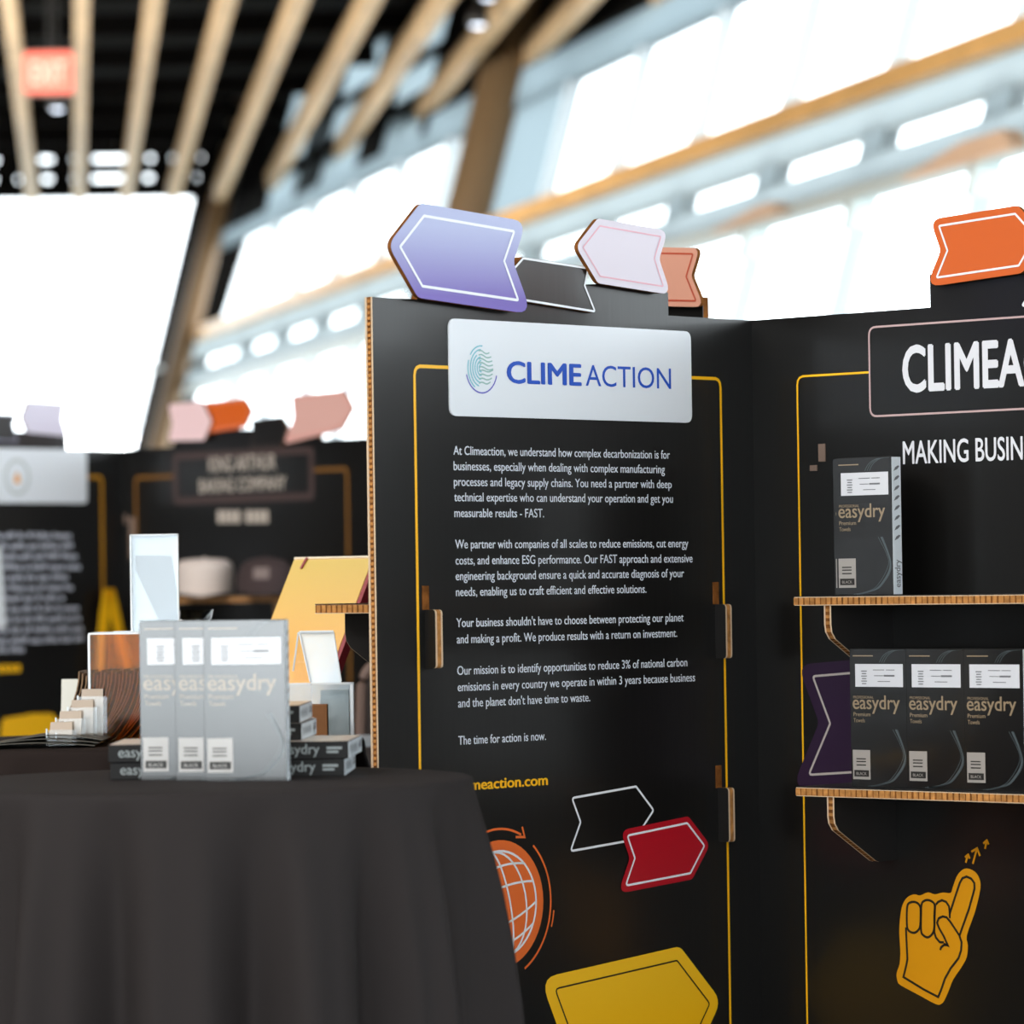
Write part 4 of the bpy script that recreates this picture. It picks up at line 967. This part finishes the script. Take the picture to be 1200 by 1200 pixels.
# shelf side
h0 = FR.uv(203, 590); h1 = FR.uv(368, 522)
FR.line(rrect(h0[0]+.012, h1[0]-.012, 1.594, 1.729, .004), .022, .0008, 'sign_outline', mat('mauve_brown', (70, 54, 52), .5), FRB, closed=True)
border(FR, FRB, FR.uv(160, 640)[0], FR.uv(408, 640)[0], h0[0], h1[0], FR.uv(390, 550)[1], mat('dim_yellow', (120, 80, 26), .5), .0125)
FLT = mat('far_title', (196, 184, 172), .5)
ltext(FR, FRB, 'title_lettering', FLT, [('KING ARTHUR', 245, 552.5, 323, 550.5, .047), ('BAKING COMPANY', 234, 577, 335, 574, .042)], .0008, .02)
mb = MB()
for i, x in enumerate((255, 262, 269, 276, 288, 295, 302, 309)):
    a = FR.uv(x, 613); b = FR.uv(x+5.5, 598); mb.face([FR.P(a[0], a[1], .0008), FR.P(b[0], a[1], .0008), FR.P(b[0], b[1], .0008), FR.P(a[0], b[1], .0008)])
mb.obj('subtitle_lettering', FLT, FRB)['kind'] = 'stuff'
shelf(FR, d2, FR.uv(180, 697, .16)[0], .96, 1.303, (.3, .85))
# ribbon hanging from the far display
rb = MB()
for pts in ([(120, 690), (116, 712), (112, 745), (107, 800)], [(120, 690), (125, 712), (133, 748), (146, 800)]):
    P3 = [FL_.P(*FL_.uv(x, y), .03) for x, y in pts]
    for a, b in zip(P3, P3[1:]): rb.box(a-FL_.d*.019, FL_.d*.038, b-a, FL_.n*.004)
top_obj(rb, 'hanging_strap', YEL, 'thick yellow strap hanging doubled from the distant display, seen above the amber holder', 'strap')
# caps on the far shelf
def cap_(px, Y, label, m1, logo, flat=False):
    q = at(px, 697, Y); z = 1.304; t = thing('baseball_cap', label, 'cap', (q.x, q.y, z), 0, 'caps on the distant shelf')
    mb = MB(); mb.smooth = True; S = 24; rows = []
    prof = [(1, 0), (1.0, .25), (.97, .5), (.86, .75), (.62, .92), (.3, .99), (.02, 1)] if not flat else [(1, 0), (1.02, .4), (1.0, .7), (.95, .88), (.75, .97), (.4, 1), (.02, 1)]
    for r, h in prof:
        rows.append([Vector((q.x+.085*r*math.cos(2*math.pi*k/S), q.y+.095*r*math.sin(2*math.pi*k/S), z+.012+.10*h)) for k in range(S)])
    mb.v = [v for r in rows for v in r]
    for j in range(len(rows)-1):
        for k in range(S): mb.f.append((j*S+k, j*S+(k+1) % S, (j+1)*S+(k+1) % S, (j+1)*S+k))
    mb.obj('crown', m1, t)
    b = MB(); b.smooth = True; n = 12; top = []; bot = []
    for k in range(n+1):
        a = math.pi*(1+k/n); ci, si = math.cos(a), math.sin(a); top.append((Vector((q.x+.083*ci, q.y+.09*si, z+.02)), Vector((q.x+.075*ci, q.y+.075*si-.06*(-si), z+.004+.01*abs(ci)))))
    vs = [p for ab_ in top for p in ab_]+[p-Vector((0, 0, .003)) for ab_ in top for p in ab_]; q2 = 2*(n+1)
    b.add(vs, [(2*i, 2*i+1, 2*i+3, 2*i+2) for i in range(n)]+[(q2+2*i, q2+2*i+2, q2+2*i+3, q2+2*i+1) for i in range(n)]+[(2*i+1, q2+2*i+1, q2+2*i+3, 2*i+3) for i in range(n)])
    b.obj('brim', m1, t)
    b = MB(); b.smooth = True; b.lathe([(0, .006), (.005, .004), (.006, 0)], (q.x, q.y, z+.112), 10); b.obj('button', m1, t)
    if logo:
        b = MB(); yy = q.y-.0965; b.box((q.x-.03, yy, z+.05), (.045, 0, 0), (0, .002, 0), (0, .012, .032)); b.obj('patch', mat('cap_patch', (120, 104, 100), .6), t)
cap_(240, 11.78, 'pale cream baseball cap on the distant display shelf', mat('cream_twill', (214, 200, 192), .9), False, True)
cap_(312, 11.60, 'dark brown baseball cap with small patch on the distant display shelf', mat('brown_twill', (62, 48, 48), .9), True)
# dark padded seat back between the displays
q = at(428, 870, 8.6); t = thing('padded_chair', 'dark brown padded chair back half hidden behind the board edge', 'chair', (q.x+.1, q.y, 0))
pts = rnd([(-.12, .55), (.16, .55), (.16, 1.165), (-.10, 1.165)], [.02, .02, .06, .06], 6)
m = MB(); m.prism(pts, lambda a, b, h: Vector((q.x+.1+a, q.y+h, b)), 0, .05); m.obj('backrest', mat('dark_leather', (46, 34, 30), .6), t, bevel=.008)
m = MB(); P_ = [Vector((q.x+.1+a, q.y-.002, b)) for a, b in rnd([(-.125, .6), (-.105, 1.17), (.165, 1.17), (.165, .6)], [.0, .07, .07, 0], 8)]; m.tube(P_, .011, 8); m.obj('piping', mat('taupe_piping', (108, 86, 76), .6), t)
m = MB(); m.cbox(q.x-.05, q.x+.27, q.y-.4, q.y+.02, .46, .55); m.obj('seat', mat('dark_leather', (46, 34, 30)), t, bevel=.015)
for sx in (-.03, .24):
    for sy in (-.37, 0): 
        m = MB(); m.tube([(q.x+sx, q.y+sy, 0), (q.x+sx, q.y+sy, .47)], .014, 8); m.obj('leg', STEEL, t)
# pale ledge beside it
q = at(425, 868, 7.9); zt3 = q.z
t = thing('side_table', 'small white-topped table just behind the board edge', 'table', (q.x+.1, q.y, 0))
m = MB(); m.cbox(q.x-.07, q.x+.27, q.y, q.y+.3, zt3-.012, zt3); m.obj('tabletop', mat('pale_laminate', (150, 158, 166), .4), t)
for sx in (-.05, .25):
    for sy in (.02, .28):
        m = MB(); m.tube([(q.x+sx, q.y+sy, 0), (q.x+sx, q.y+sy, zt3-.012)], .012, 8); m.obj('leg', STEEL, t)
